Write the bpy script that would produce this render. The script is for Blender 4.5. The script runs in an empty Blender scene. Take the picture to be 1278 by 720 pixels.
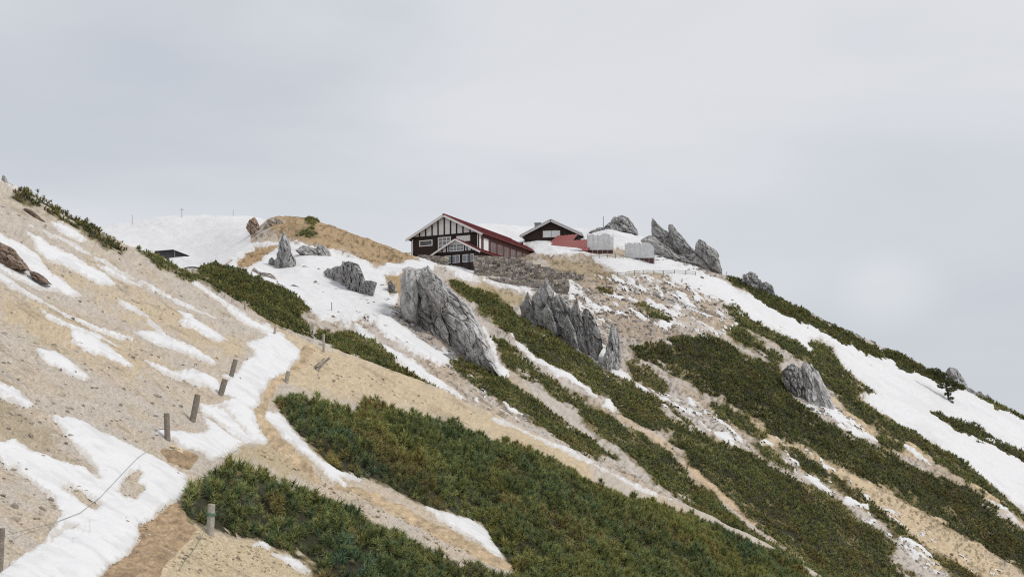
import bpy, bmesh, math, random
import numpy as np
from mathutils import Vector, Matrix

rng = np.random.default_rng(7)
random.seed(7)
F = 1370.0      # focal length in photograph pixels
CX, HY = 639.0, 540.0   # principal column and the row of the horizon
COL = bpy.context.scene.collection
SC = bpy.context.scene

# ------------------------------------------------------------------ noise
def _hash(ix, iy, iz, seed):
    h = (ix.astype(np.int64)*374761393 + iy.astype(np.int64)*668265263 + iz.astype(np.int64)*2147483647*3 + seed*1274126177) & 0xffffffff
    h = ((h ^ (h >> 13))*1274126177) & 0xffffffff
    h = ((h ^ (h >> 16))*2246822519) & 0xffffffff
    h = h ^ (h >> 15)
    return (h & 0xffffff)/float(0xffffff)

def vnoise(x, y, z=None, seed=0):
    x = np.asarray(x, float); y = np.asarray(y, float)
    z = np.zeros_like(x) if z is None else np.asarray(z, float)
    x0 = np.floor(x); y0 = np.floor(y); z0 = np.floor(z)
    fx, fy, fz = x-x0, y-y0, z-z0
    fx = fx*fx*(3-2*fx); fy = fy*fy*(3-2*fy); fz = fz*fz*(3-2*fz)
    def L(dz):
        a = _hash(x0, y0, z0+dz, seed); b = _hash(x0+1, y0, z0+dz, seed)
        c = _hash(x0, y0+1, z0+dz, seed); d = _hash(x0+1, y0+1, z0+dz, seed)
        return (a*(1-fx)+b*fx)*(1-fy) + (c*(1-fx)+d*fx)*fy
    if not np.any(z):
        return L(0)*2-1
    return (L(0)*(1-fz) + L(1)*fz)*2-1

def fbm(x, y, z=None, oct=4, seed=0, gain=.5):
    r = 0; a = 1.; t = 0; k = 1.
    for i in range(oct):
        r = r + a*vnoise(x*k+i*17.3, y*k-i*9.1, None if z is None else z*k+i*5.7, seed+i*31)
        t += a; a *= gain; k *= 2.03
    return r/t*1.6

def worley(p, seed=0):
    ip = np.floor(p); best = np.full(len(p), 9.); sec = np.full(len(p), 9.); cid = np.zeros(len(p))
    for dx in (-1, 0, 1):
        for dy in (-1, 0, 1):
            for dz in (-1, 0, 1):
                c = ip + np.array([dx, dy, dz])
                q = c + np.stack([_hash(c[:, 0], c[:, 1], c[:, 2], seed+k) for k in (1, 2, 3)], 1)
                dd = np.abs(q-p).sum(1)
                v = _hash(c[:, 0], c[:, 1], c[:, 2], seed+9)
                m = dd < best
                sec = np.where(m, best, np.minimum(sec, dd)); cid = np.where(m, v, cid); best = np.where(m, dd, best)
    return best, sec, cid

def sstep(a, b, x):
    t = np.clip((x-a)/(b-a), 0, 1); return t*t*(3-2*t)

def pchip(x, y, xq):
    x = np.asarray(x, float); y = np.asarray(y, float)      # y may be (n,) or (n,m)
    one = y.ndim == 1
    if one: y = y[:, None]
    h = np.diff(x)[:, None]; dl = np.diff(y, axis=0)/h
    m = np.zeros_like(y)
    s = dl[:-1]*dl[1:] > 0
    w1 = 2*h[1:]+h[:-1]; w2 = h[1:]+2*h[:-1]
    with np.errstate(divide='ignore', invalid='ignore'):
        hm = (w1+w2)/(w1/dl[:-1]+w2/dl[1:])
    m[1:-1] = np.where(s, hm, 0); m[0] = dl[0]; m[-1] = dl[-1]
    xq = np.asarray(xq, float); i = np.clip(np.searchsorted(x, xq)-1, 0, len(x)-2)
    t = ((xq-x[i])/(x[i+1]-x[i]))[:, None]; hh = (x[i+1]-x[i])[:, None]
    r = (2*t**3-3*t**2+1)*y[i] + (t**3-2*t**2+t)*hh*m[i] + (-2*t**3+3*t**2)*y[i+1] + (t**3-t**2)*hh*m[i+1]
    return r[:, 0] if one else r

# ------------------------------------------------------------------ terrain: a spur in front, the hut ridge behind
# survey columns: picture column -> (crest row, crest distance), then (distance, row) soundings of the hillside behind, ridge last
SURV = [
 (-900, -310, 52, [(60, -280), (90, -200), (200, 0), (300, 60)]),
 (-200, 122, 58, [(66, 150), (90, 230), (200, 300), (300, 305)]),
 (0, 222, 61, [(68, 240), (100, 300), (200, 310), (300, 305)]),
 (100, 276, 63, [(70, 292), (110, 318), (200, 318), (300, 291)]),
 (150, 303, 64, [(71, 312), (110, 330), (200, 326), (260, 303), (300, 281)]),
 (200, 327, 65, [(72, 336), (110, 345), (190, 338), (225, 326), (300, 273.5)]),
 (240, 348, 65, [(72, 351), (85, 347), (100, 341), (115, 337), (150, 338), (210, 327), (300, 271)]),
 (300, 387, 65, [(72, 389), (85, 381), (100, 362), (115, 349), (130, 342), (170, 318), (215, 300), (300, 271)]),
 (347, 408, 66, [(73, 410), (85, 401), (100, 385), (120, 362), (150, 338), (175, 308), (195, 280), (210, 271), (235, 284), (270, 279), (300, 283)]),
 (375, 419, 67, [(74, 421), (86, 412), (102, 394), (125, 364), (150, 335), (175, 303), (197, 277), (212, 272), (240, 290), (300, 286)]),
 (420, 435, 69, [(76, 437), (88, 426), (104, 408), (125, 372), (150, 342), (175, 312), (195, 290), (208, 284), (235, 306), (300, 300)]),
 (480, 460, 72, [(79, 463), (92, 449), (106, 420), (125, 380), (150, 348), (172, 328), (190, 312), (200, 306), (225, 320), (300, 316)]),
 (520, 476, 74, [(82, 480), (95, 468), (108, 435), (125, 395), (150, 350), (172, 333), (186, 325), (193, 321), (205, 325), (235, 322), (280, 317)]),
 (560, 494, 76, [(83, 499), (95, 487), (108, 455), (125, 415), (150, 362), (170, 342), (185, 336), (200, 329), (225, 312), (260, 292), (290, 288)]),
 (600, 511, 78, [(85, 516), (97, 505), (110, 470), (128, 425), (150, 385), (170, 353), (185, 346), (200, 337), (225, 312), (260, 287), (290, 283)]),
 (640, 528, 80, [(87, 533), (98, 522), (112, 480), (130, 435), (150, 397), (170, 363), (185, 348), (200, 336), (220, 315), (245, 297), (280, 284)]),
 (700, 552, 83, [(90, 557), (100, 548), (115, 505), (133, 455), (150, 415), (170, 375), (187, 352), (203, 330), (220, 306), (240, 298), (280, 288)]),
 (760, 585, 84.5, [(92, 590), (101, 577), (116, 530), (135, 480), (152, 430), (172, 378), (188, 350), (205, 325), (220, 308), (240, 291), (260, 289)]),
 (800, 604, 86, [(93, 610), (102, 598), (118, 545), (137, 490), (155, 432), (173, 384), (188, 353), (203, 333), (218, 313), (235, 298)]),
 (840, 622, 88, [(95, 629), (103, 618), (120, 560), (138, 500), (155, 440), (173, 390), (190, 357), (205, 335), (218, 322), (230, 316)]),
 (900, 650, 91, [(98, 656), (105, 645), (120, 585), (138, 515), (155, 460), (172, 410), (190, 370), (205, 350), (216, 341)]),
 (950, 673, 94, [(101, 680), (107, 668), (122, 605), (138, 540), (155, 480), (172, 428), (190, 388), (205, 371), (214, 366)]),
 (1000, 702, 95, [(102, 709), (108, 695), (122, 635), (138, 565), (155, 505), (172, 450), (190, 408), (203, 392), (212, 387)]),
 (1060, 735, 98, [(105, 742), (112, 725), (125, 660), (140, 590), (155, 535), (172, 480), (190, 437), (203, 420), (210, 415)]),
 (1100, 755, 100, [(107, 762), (114, 745), (127, 675), (142, 605), (157, 553), (172, 502), (190, 456), (202, 440), (209, 434)]),
 (1180, 798, 103, [(110, 806), (117, 785), (130, 705), (145, 640), (160, 585), (175, 535), (190, 498), (200, 482), (207, 475)]),
 (1278, 850, 106, [(113, 858), (121, 830), (133, 755), (148, 685), (162, 635), (177, 585), (190, 548), (199, 530), (206, 521)]),
 (1420, 920, 110, [(117, 930), (125, 900), (137, 825), (152, 755), (166, 705), (180, 655), (192, 620), (200, 603), (206, 592)]),
 (2100, 1260, 125, [(132, 1275), (140, 1230), (152, 1160), (166, 1090), (178, 1030), (188, 990), (196, 965), (206, 935)]),
]
N1, N2, N3 = 560, 440, 44
spx = np.array([s[0] for s in SURV], float); scr = np.array([s[1] for s in SURV], float)
sdc = np.array([s[2] for s in SURV], float); sdr = np.array([s[3][-1][0] for s in SURV], float)
sf = np.linspace(0, 1, N2+1)[1:]
farP = []
for px_, pc, dc_, pts in SURV:
    dr_ = pts[-1][0]
    xs = [0]+[(math.log(d)-math.log(dc_))/(math.log(dr_)-math.log(dc_)) for d, _ in pts]
    farP.append(pchip(xs, [pc]+[p for _, p in pts], sf))
farP = np.array(farP)
px = np.concatenate([np.arange(-900, -40, 22.), np.arange(-40, 1440, 1.4), np.arange(1440, 2101, 22.)])
NC = len(px); U = (px-CX)/F
crow = pchip(spx, scr, px); dc = pchip(spx, sdc, px); dr = pchip(spx, sdr, px)
PYf = pchip(spx, farP, px).T                                  # N2 x NC
Df = np.exp(np.log(dc)[None] + sf[:, None]*(np.log(dr)-np.log(dc))[None])
def near_row(u, d): return HY-F*(.2-.6*u-15.2/d)
i0 = 1/20.
tn = np.linspace(0, 1, N1)
Dn = 1/(i0 + tn[:, None]*(1/dc[None]-i0))
PYn = near_row(U[None], Dn) + (crow-near_row(U, dc))[None]*tn[:, None]**2
Dpre = np.array([3., 6, 10, 14, 17.5])[:, None]*np.ones((1, NC)); PYpre = near_row(U[None], Dpre)
rb = np.concatenate([np.linspace(1.004, 1.16, N3-14), np.geomspace(1.2, 10, 14)])
Db = dr[None]*rb[:, None]
prid = PYf[-1]
lastp = np.maximum(prid+70, 640)
PYb = pchip([0, math.log(1.15), math.log(1.6), math.log(10)], np.stack([prid, prid+13, prid+36, lastp]), np.log(rb))
D = np.concatenate([Dpre, Dn, Df, Db]); PY = np.concatenate([PYpre, PYn, PYf, PYb])
# relax the survey a little so that the crest lines are rounded, not folded
for _ in range(3):
    PY[6:-6] = .25*PY[5:-7]+.5*PY[6:-6]+.25*PY[7:-5]
NR = len(D)
PX = np.broadcast_to(px[None], D.shape)
GX = U[None]*D; GY = D; GZ0 = (HY-PY)/F*D
near = D <= dc[None]*1.035
R_CREST = 5+N1
# relief: broad hummocks, gullies down the fall line, stones
fine = (D < 330)
hum = .16*fbm(GX/7., GY/7., oct=3, seed=3)*sstep(15, 30, D) + .05*fbm(GX/1.6, GY/1.6, oct=3, seed=5)
fallc = (GX*.31+GY*.95)
rill = .10*fbm(GX/16., fallc/1.7, oct=3, seed=11)
hum = hum+rill
far_f = sstep(1.05, 1.3, D/dc[None])
hum = hum*(1+.9*far_f) * np.where(D > 330, 3, 1)
rough = .035*fbm(GX/.42, GY/.42, oct=3, seed=21)*np.where(near, 1, 2.2)
rough += far_f*.22*np.clip(fbm(GX/1.6, GY/2.3, oct=4, seed=22, gain=.62)-.12, 0, 1)
GZ = GZ0 + hum + rough
GZs = GZ0 + hum            # the smoother surface the snow lies on

def colidx(p): return int(np.clip(np.searchsorted(px, p), 0, NC-1))
def hit(p, q, dmin=0):
    """world point where the sight line through picture point (p,q) meets the ground"""
    c = colidx(p); m = np.where((PY[:, c] <= q) & (D[:, c] >= dmin))[0]
    r = m[0] if len(m) else R_CREST+N2
    d = D[r, c]
    return Vector((((p-CX)/F*d), d, GZ[r, c]))
def gz(x, y):
    c = colidx(CX+F*x/y); return float(np.interp(y, D[:, c], GZ[:, c]))
def at(p, q, d): return Vector(((p-CX)/F*d, d, (HY-q)/F*d))

def sdist(poly, X, Y, pad=14):
    """signed distance (positive inside) of points to a polygon"""
    out = np.full(X.shape, -99.)
    P = np.array(poly, float)
    m = (X > P[:, 0].min()-pad) & (X < P[:, 0].max()+pad) & (Y > P[:, 1].min()-pad) & (Y < P[:, 1].max()+pad)
    x = X[m]; y = Y[m]
    if x.size == 0: return out
    dist = np.full(x.shape, 1e9); ins = np.zeros(x.shape, bool)
    for i in range(len(P)):
        ax, ay = P[i]; bx, by = P[(i+1) % len(P)]
        ex, ey = bx-ax, by-ay
        t = np.clip(((x-ax)*ex+(y-ay)*ey)/(ex*ex+ey*ey+1e-9), 0, 1)
        dist = np.minimum(dist, (x-ax-t*ex)**2+(y-ay-t*ey)**2)
        if ay != by:
            ins ^= ((ay > y) != (by > y)) & (x < (bx-ax)*(y-ay)/(by-ay)+ax)
    dd = np.sqrt(dist); out[m] = np.where(ins, dd, -dd)
    return out
def line_poly(pts, w0, w1=None):
    """a band of the given width along a polyline, pointed at its ends"""
    w1 = w0 if w1 is None else w1; n = len(pts); a = []; b = []
    for i, (x, y) in enumerate(pts):
        x0, y0 = pts[max(i-1, 0)]; x1, y1 = pts[min(i+1, n-1)]
        L = math.hypot(x1-x0, y1-y0) or 1; nx, ny = -(y1-y0)/L, (x1-x0)/L
        w = (w0+(w1-w0)*i/max(n-1, 1))/2*(.35 if i in (0, n-1) else 1)
        a.append((x+nx*w, y+ny*w)); b.append((x-nx*w, y-ny*w))
    return a+b[::-1]

# ------------------------------------------------------------------ materials
def mat(name, base=(.5, .5, .5), rough=.8, var=.25, scale=3., bump=0., bscale=20., attr=None, metal=0, translucent=0, spec=.3, coords='Object', detail=6., bdist=.05):
    m = bpy.data.materials.new(name); m.use_nodes = True
    nt = m.node_tree; N = nt.nodes; L = nt.links
    b = N['Principled BSDF']; b.inputs['Roughness'].default_value = rough; b.inputs['Metallic'].default_value = metal
    b.inputs['Specular IOR Level'].default_value = spec
    tc = N.new('ShaderNodeTexCoord')
    nz = N.new('ShaderNodeTexNoise'); nz.inputs['Scale'].default_value = scale; nz.inputs['Detail'].default_value = detail; nz.inputs['Roughness'].default_value = .62
    L.new(tc.outputs[coords], nz.inputs['Vector'])
    mr = N.new('ShaderNodeMapRange'); mr.inputs['From Min'].default_value = .25; mr.inputs['From Max'].default_value = .75
    mr.inputs['To Min'].default_value = 1-var; mr.inputs['To Max'].default_value = 1+var
    L.new(nz.outputs['Fac'], mr.inputs['Value'])
    mul = N.new('ShaderNodeMix'); mul.data_type = 'RGBA'; mul.blend_type = 'MULTIPLY'; mul.inputs[0].default_value = 1
    if attr:
        a = N.new('ShaderNodeAttribute'); a.attribute_name = attr; L.new(a.outputs['Color'], mul.inputs[6])
    else:
        mul.inputs[6].default_value = (*base, 1)
    L.new(mr.outputs['Result'], mul.inputs[7])
    L.new(mul.outputs[2], b.inputs['Base Color'])
    if bump:
        n2 = N.new('ShaderNodeTexNoise'); n2.inputs['Scale'].default_value = bscale; n2.inputs['Detail'].default_value = 5
        L.new(tc.outputs[coords], n2.inputs['Vector'])
        bp = N.new('ShaderNodeBump'); bp.inputs['Strength'].default_value = bump; bp.inputs['Distance'].default_value = bdist
        L.new(n2.outputs['Fac'], bp.inputs['Height']); L.new(bp.outputs['Normal'], b.inputs['Normal'])
    if translucent:
        t = N.new('ShaderNodeBsdfTranslucent'); L.new(mul.outputs[2], t.inputs['Color'])
        mx = N.new('ShaderNodeMixShader'); mx.inputs[0].default_value = translucent
        L.new(b.outputs[0], mx.inputs[1]); L.new(t.outputs[0], mx.inputs[2]); L.new(mx.outputs[0], N['Material Output'].inputs['Surface'])
    return m

M_GROUND = mat('scree', attr='tint', rough=.95, var=.30, scale=12., bump=1., bscale=11., spec=.1, detail=5., bdist=.10)
M_ROOFSNOW = mat('roof_snow', (.70, .70, .71), rough=.6)
M_SNOW = mat('old_snow', attr='tint', rough=.55, var=.05, scale=1.6, bump=.5, bscale=2.2, spec=.25, bdist=.2)
M_PATH = mat('trodden_soil', attr='tint', rough=.95, var=.32, scale=10., bump=1., bscale=7., spec=.1, detail=9., bdist=.12)
M_ROCK = mat('granite', attr='tint', rough=.9, var=.40, scale=1.6, bump=.7, bscale=3.5, spec=.2, detail=9., bdist=.18)
M_NEEDLE = mat('pine_needles', attr='tint', rough=.75, var=.15, scale=2., translucent=.22, spec=.15)
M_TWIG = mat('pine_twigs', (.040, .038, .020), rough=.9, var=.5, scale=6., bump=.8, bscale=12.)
M_WOODPOST = mat('weathered_post', (.23, .20, .165), rough=.9, var=.4, scale=9., bump=.6, bscale=30.)
M_PALEWOOD = mat('bleached_wood', (.36, .33, .29), rough=.9, var=.3, scale=9., bump=.5, bscale=30.)
M_ROPE_G = mat('green_rope', (.12, .22, .15), rough=.9)
M_ROPE = mat('grey_rope', (.22, .23, .20), rough=.9)
M_DARKWALL = mat('dark_boards', (.040, .026, .022), rough=.75, var=.3, scale=2.)
M_TIMBER = mat('dark_timber', (.022, .017, .016), rough=.7)
M_WHITE = mat('white_paint', (.76, .76, .75), rough=.6, var=.06, scale=2.)
M_PLASTER = mat('white_plaster', (.72, .73, .74), rough=.8, var=.08, scale=1.5)
M_RED = mat('red_sheet_metal', (.19, .046, .048), rough=.55, var=.32, scale=.9)
M_RED2 = mat('bright_red_sheet_metal', (.25, .07, .066), rough=.5, var=.15, scale=.7)
M_SEAM = mat('faded_red_seam', (.36, .13, .115), rough=.6, var=.1)
M_GREYROOF = mat('grey_roof', (.30, .29, .29), rough=.7, var=.12)
M_GLASS = mat('window_glass', (.20, .22, .24), rough=.12, spec=.6, var=.1)
M_GLASSW = mat('snow_shutter', (.78, .79, .80), rough=.5, var=.04)
M_FADED = mat('faded_frame', (.30, .22, .20), rough=.7)
M_GLASSD = mat('dull_pane', (.13, .11, .11), rough=.2, spec=.5, var=.3, scale=.6)
M_SIDEWALL = mat('red_brown_boards', (.11, .052, .046), rough=.75, var=.25, scale=2.)
M_STONE = mat('wall_stone', attr='tint', rough=.95, var=.3, scale=3.)
M_SHEET = mat('white_sheeting', (.64, .655, .66), rough=.6, var=.2, scale=1.4)
M_DARKROOF = mat('dark_slate_roof', (.05, .05, .055), rough=.7)
M_BARK = mat('pine_bark', (.09, .065, .045), rough=.95, var=.3, scale=8.)

# ------------------------------------------------------------------ object helpers
def tag(o, label=None, cat=None, group=None, kind=None):
    if label: o['label'] = label
    if cat: o['category'] = cat
    if group: o['group'] = group
    if kind: o['kind'] = kind
    return o
def empty(name, loc, rz=0, **kw):
    o = bpy.data.objects.new(name, None); COL.objects.link(o); o.location = loc; o.rotation_euler = (0, 0, rz); o.empty_display_size = .3
    return tag(o, **kw)
def np_mesh(name, V, faces, material, parent=None, tint=None, smooth=False, nside=None):
    """faces: int array (n,3) or (n,4)"""
    me = bpy.data.meshes.new(name); V = np.asarray(V, np.float32); faces = np.asarray(faces, np.int32)
    k = faces.shape[1]; me.vertices.add(len(V)); me.vertices.foreach_set('co', V.ravel())
    me.loops.add(faces.size); me.loops.foreach_set('vertex_index', faces.ravel())
    me.polygons.add(len(faces)); me.polygons.foreach_set('loop_start', np.arange(0, faces.size, k, dtype=np.int32))
    me.polygons.foreach_set('use_smooth', np.full(len(faces), bool(smooth)))
    if tint is not None:
        a = me.attributes.new('tint', 'FLOAT_COLOR', 'POINT'); t = np.ones((len(V), 4), np.float32); t[:, :3] = tint; a.data.foreach_set('color', t.ravel())
    me.update(calc_edges=True); me.materials.append(material)
    o = bpy.data.objects.new(name, me); COL.objects.link(o)
    if parent is not None: o.parent = parent
    return o
def bm_obj(name, bm, material, parent=None, smooth=False):
    bmesh.ops.recalc_face_normals(bm, faces=bm.faces)
    me = bpy.data.meshes.new(name); bm.to_mesh(me); bm.free(); me.materials.append(material)
    if smooth:
        for p in me.polygons: p.use_smooth = True
    o = bpy.data.objects.new(name, me); COL.objects.link(o)
    if parent is not None: o.parent = parent
    return o
def box(bm, x0, x1, y0, y1, z0, z1):
    v = [bm.verts.new((x, y, z)) for x in (x0, x1) for y in (y0, y1) for z in (z0, z1)]
    for f in ((0, 1, 3, 2), (4, 6, 7, 5), (0, 4, 5, 1), (2, 3, 7, 6), (0, 2, 6, 4), (1, 5, 7, 3)):
        bm.faces.new([v[i] for i in f])
def prism(bm, prof, axis, a0, a1):
    """profile of (h,z) points pushed along an axis: 'y' takes h as x, 'x' takes h as y"""
    def P(h, z, a): return (h, a, z) if axis == 'y' else (a, h, z)
    A = [bm.verts.new(P(h, z, a0)) for h, z in prof]; B = [bm.verts.new(P(h, z, a1)) for h, z in prof]
    bm.faces.new(A); bm.faces.new(B[::-1]); n = len(prof)
    for i in range(n): bm.faces.new((A[i], B[i], B[(i+1) % n], A[(i+1) % n]))
def tube(bm, pts, r0, r1=None, n=8, jit=0):
    r1 = r0 if r1 is None else r1; rings = []
    for i, p in enumerate(pts):
        p = Vector(p); t = (Vector(pts[min(i+1, len(pts)-1)])-Vector(pts[max(i-1, 0)])).normalized()
        s = t.orthogonal().normalized(); w = t.cross(s); r = r0+(r1-r0)*i/max(len(pts)-1, 1)
        rings.append([bm.verts.new(p+(s*math.cos(a)+w*math.sin(a))*r*(1+jit*random.uniform(-1, 1))) for a in [2*math.pi*k/n for k in range(n)]])
    for A, B in zip(rings, rings[1:]):
        for k in range(n): bm.faces.new((A[k], A[(k+1) % n], B[(k+1) % n], B[k]))
    bm.faces.new(rings[0][::-1]); bm.faces.new(rings[-1])
def grid_faces(mask):
    """quads of the survey grid whose four corners are all in mask -> faces, vertex ids used"""
    f = mask[:-1, :-1] & mask[1:, :-1] & mask[:-1, 1:] & mask[1:, 1:]
    r, c = np.where(f); i = r*NC+c
    Q = np.stack([i, i+1, i+NC+1, i+NC], 1)
    used, inv = np.unique(Q.ravel(), return_inverse=True)
    return inv.reshape(-1, 4), used

# ------------------------------------------------------------------ ground cover drawn as outlines over the slope (survey sheet coordinates)
SN = [  # snow lying on the near spur
 [(0,287),(22,297),(50,317),(59,335),(83,350),(103,367),(83,365),(60,355),(44,348),(38,338),(25,323),(12,309),(0,303),(-40,280),(-40,268)],
 [(0,326),(20,333),(38,338),(48,346),(62,357),(40,352),(15,342),(0,336),(-40,322),(-40,312)],
 [(0,340),(10,345),(28,358),(50,373),(63,381),(45,378),(20,365),(0,352),(-40,335),(-40,325)],
 [(35,289),(50,293),(65,305),(83,313),(105,324),(133,340),(144,351),(138,355),(120,350),(100,340),(80,331),(58,318),(45,303)],
 [(63,276),(78,278),(95,288),(108,300),(103,304),(85,296),(73,290)],
 line_poly([(33,280),(63,291),(108,315),(150,338),(185,353),(218,373),(245,386),(268,396)], 3.2),
 line_poly([(115,327),(135,335),(155,346),(175,354)], 5),
 line_poly([(-40,205),(3,226),(28,240),(60,259)], 3),
 [(142,370),(160,378),(175,389),(200,408),(213,421),(241,435),(263,447),(270,456),(255,452),(225,441),(190,428),(168,414),(188,413),(198,416),(178,399),(156,386)],
 [(222,389),(238,392),(263,411),(285,427),(272,427),(250,417),(232,410),(216,400),(236,404)],
 [(50,388),(84,406),(125,419),(147,433),(122,424),(88,413),(62,399)],
 [(88,413),(116,421),(138,436),(166,457),(163,462),(141,455),(110,441),(89,427)],
 line_poly([(52,376),(94,399),(125,410),(166,423)], 5.5),
 [(48,439),(66,439),(88,454),(110,474),(106,477),(88,471),(63,458),(50,447)],
 [(-40,468),(0,480),(19,490),(41,507),(34,511),(16,500),(0,491),(-40,478)],
 [(64,522),(94,526),(125,544),(156,556),(188,570),(213,586),(233,598),(233,615),(219,630),(194,645),(169,656),(174,673),(160,692),(135,708),(122,722),(110,760),(-40,760),(-40,730),(0,711),(31,689),(56,673),(72,651),(78,642),(69,620),(41,598),(19,579),(8,579),(0,564),(-30,550),(0,551),(19,548),(41,562),(78,575),(103,583),(126,600),(122,590),(108,575),(98,565),(78,540)],
 [(280,377),(300,387),(332,404),(354,416),(374,436),(374,446),(360,461),(341,474),(326,490),(326,505),(313,511),(319,527),(332,549),(316,549),(300,530),(282,511),(275,505),(294,502),(285,499),(275,497),(285,477),(279,471),(294,468),(305,455),(319,446),(316,436),(308,427),(332,421),(332,414),(307,400),(285,387)],
 line_poly([(225,346),(250,360),(275,374),(300,389)], 3, 6),
 [(181,447),(216,463),(238,466),(269,477),(275,496),(260,488),(232,477),(203,463)],
 [(250,502),(272,505),(297,524),(316,546),(300,555),(279,571),(266,577),(250,568),(232,565),(216,552),(194,546),(200,538),(225,543),(250,543),(260,536),(254,521)],
 [(332,515),(347,515),(363,533),(385,555),(400,574),(415,583),(440,590),(450,594),(425,597),(432,606),(412,598),(400,586),(376,566),(351,545),(332,524)],
 [(525,629),(563,637),(591,643),(610,662),(622,680),(629,692),(616,691),(598,674),(576,662),(551,647)],
 line_poly([(316,680),(328,677),(336,683)], 7), line_poly([(340,690),(362,698),(387,712)], 9), line_poly([(404,589),(430,594),(450,598)], 6),
 line_poly([(610,520),(660,540),(700,556),(740,576),(779,597),(804,610),(839,622)], 3, 7),
]
SN_HOLES = [
 [(175,592),(156,603),(146,617),(156,626),(171,626),(180,615),(169,611),(177,598)],
 [(75,600),(100,615),(128,632),(120,640),(100,628),(78,610)],
 line_poly([(56,660),(66,668),(76,664)], 7), line_poly([(80,656),(90,659),(98,655)], 6),
 line_poly([(232,512),(262,520),(290,543),(318,552)], 2.5),
]
SF = [  # snow on the hillside behind
 [(290,304),(320,303),(350,303),(365,302),(420,312),(455,325),(470,333),(500,328),(520,323),(548,331),(530,342),(505,338),(484,345),(480,356),(497,368),(492,380),(470,395),(440,402),(400,402),(385,385),(350,367),(310,352),(282,335)],
 [(469,392),(488,395),(513,417),(538,428),(572,440),(560,448),(563,461),(544,458),(519,445),(494,426),(478,417),(466,404)],
 [(438,404),(450,406),(469,418),(488,434),(519,452),(544,471),(569,488),(588,501),(575,498),(550,484),(519,471),(494,453),(475,439),(450,419)],
 [(600,402),(608,414),(618,430),(624,449),(638,462),(630,474),(619,465),(616,448),(606,423)],
 [(636,418),(655,430),(668,443),(693,458),(712,465),(730,481),(746,492),(743,496),(718,480),(693,467),(668,452),(646,433)],
 [(756,497),(772,501),(766,511),(754,507)],
 [(749,424),(757,435),(762,452),(746,449),(735,446),(746,435)],
 [(758,455),(777,461),(799,477),(812,487),(834,508),(824,500),(793,481),(768,467)],
 [(556,330),(592,330),(592,345),(604,352),(575,347),(555,338)],
 line_poly([(505,314),(530,326),(560,336),(600,350),(650,357),(700,362)], 6, 4),
 line_poly([(592,343),(640,342),(705,344)], 4),
 [(653,298),(675,299),(695,308),(728,309),(740,318),(717,319),(690,320),(668,319),(664,313),(650,304)],
 [(736,319),(763,321),(815,325),(815,312),(837,327),(870,336),(878,343),(837,344),(793,341),(776,343),(763,336),(743,326)],
 [(720,296),(760,288),(800,300),(815,312),(780,312),(740,312)],
 [(836,341),(860,336),(880,346),(903,354),(935,371),(968,385),(1001,402),(1037,417),(1069,430),(1102,442),(1138,456),(1161,469),(1180,483),(1197,487),(1223,498),(1246,508),(1278,523),(1440,610),(1440,742),(1278,632),(1246,606),(1220,590),(1200,570),(1167,550),(1148,541),(1118,521),(1096,508),(1073,487),(1102,497),(1089,484),(1069,470),(1050,448),(1037,428),(1024,420),(1007,424),(1022,447),(1010,440),(991,425),(968,408),(945,399),(922,389),(903,378),(880,368),(860,356),(840,351)],
 line_poly([(1128,556),(1145,568),(1163,582)], 6), line_poly([(1224,620),(1259,642),(1282,666)], 6),
 line_poly([(996,420),(1010,436),(1024,450)], 4),
]
PATCHY = [ # polygons of broken snow: outline, share of cover
 ([(600,350),(720,343),(780,344),(860,350),(905,376),(935,400),(905,418),(850,402),(800,402),(760,395),(720,378),(660,366)], -.02),
 ([(668,365),(720,362),(760,385),(770,420),(740,430),(720,400)], .12),
 ([(985,488),(1004,504),(1037,508),(1056,521),(1098,553),(1063,546),(1030,523),(1007,510)], -.35),
 ([(860,494),(889,509),(909,532),(925,545),(929,563),(903,552),(880,533),(860,516)], -.12),
 (line_poly([(952,548),(991,573),(1040,612),(1073,624),(1112,650),(1154,694),(1180,722)], 16), .02),
 ([(560,445),(640,470),(700,520),(640,520),(590,500)], .35),
 ([(395,395),(440,372),(480,372),(500,392),(470,405),(430,405)], -.1),
 ([(810,475),(850,500),(880,540),(840,520),(810,495)], .0),
 ([(800,395),(850,405),(900,420),(880,425),(830,415)], .05),
 ([(960,540),(1000,560),(1100,630),(1200,690),(1278,722),(1150,700),(1060,630)], .30),
 ([(600,478),(650,490),(680,520),(640,512)], .15),
 ([(300,300),(345,318),(350,335),(300,338)], .05),
]
BACK_SNOW = [[(60,240),(330,240),(345,262),(338,300),(330,312),(300,320),(240,335),(150,335),(60,300)], [(500,300),(560,270),(700,270),(760,280),(830,296),(800,310),(700,310),(560,318)]]
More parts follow.
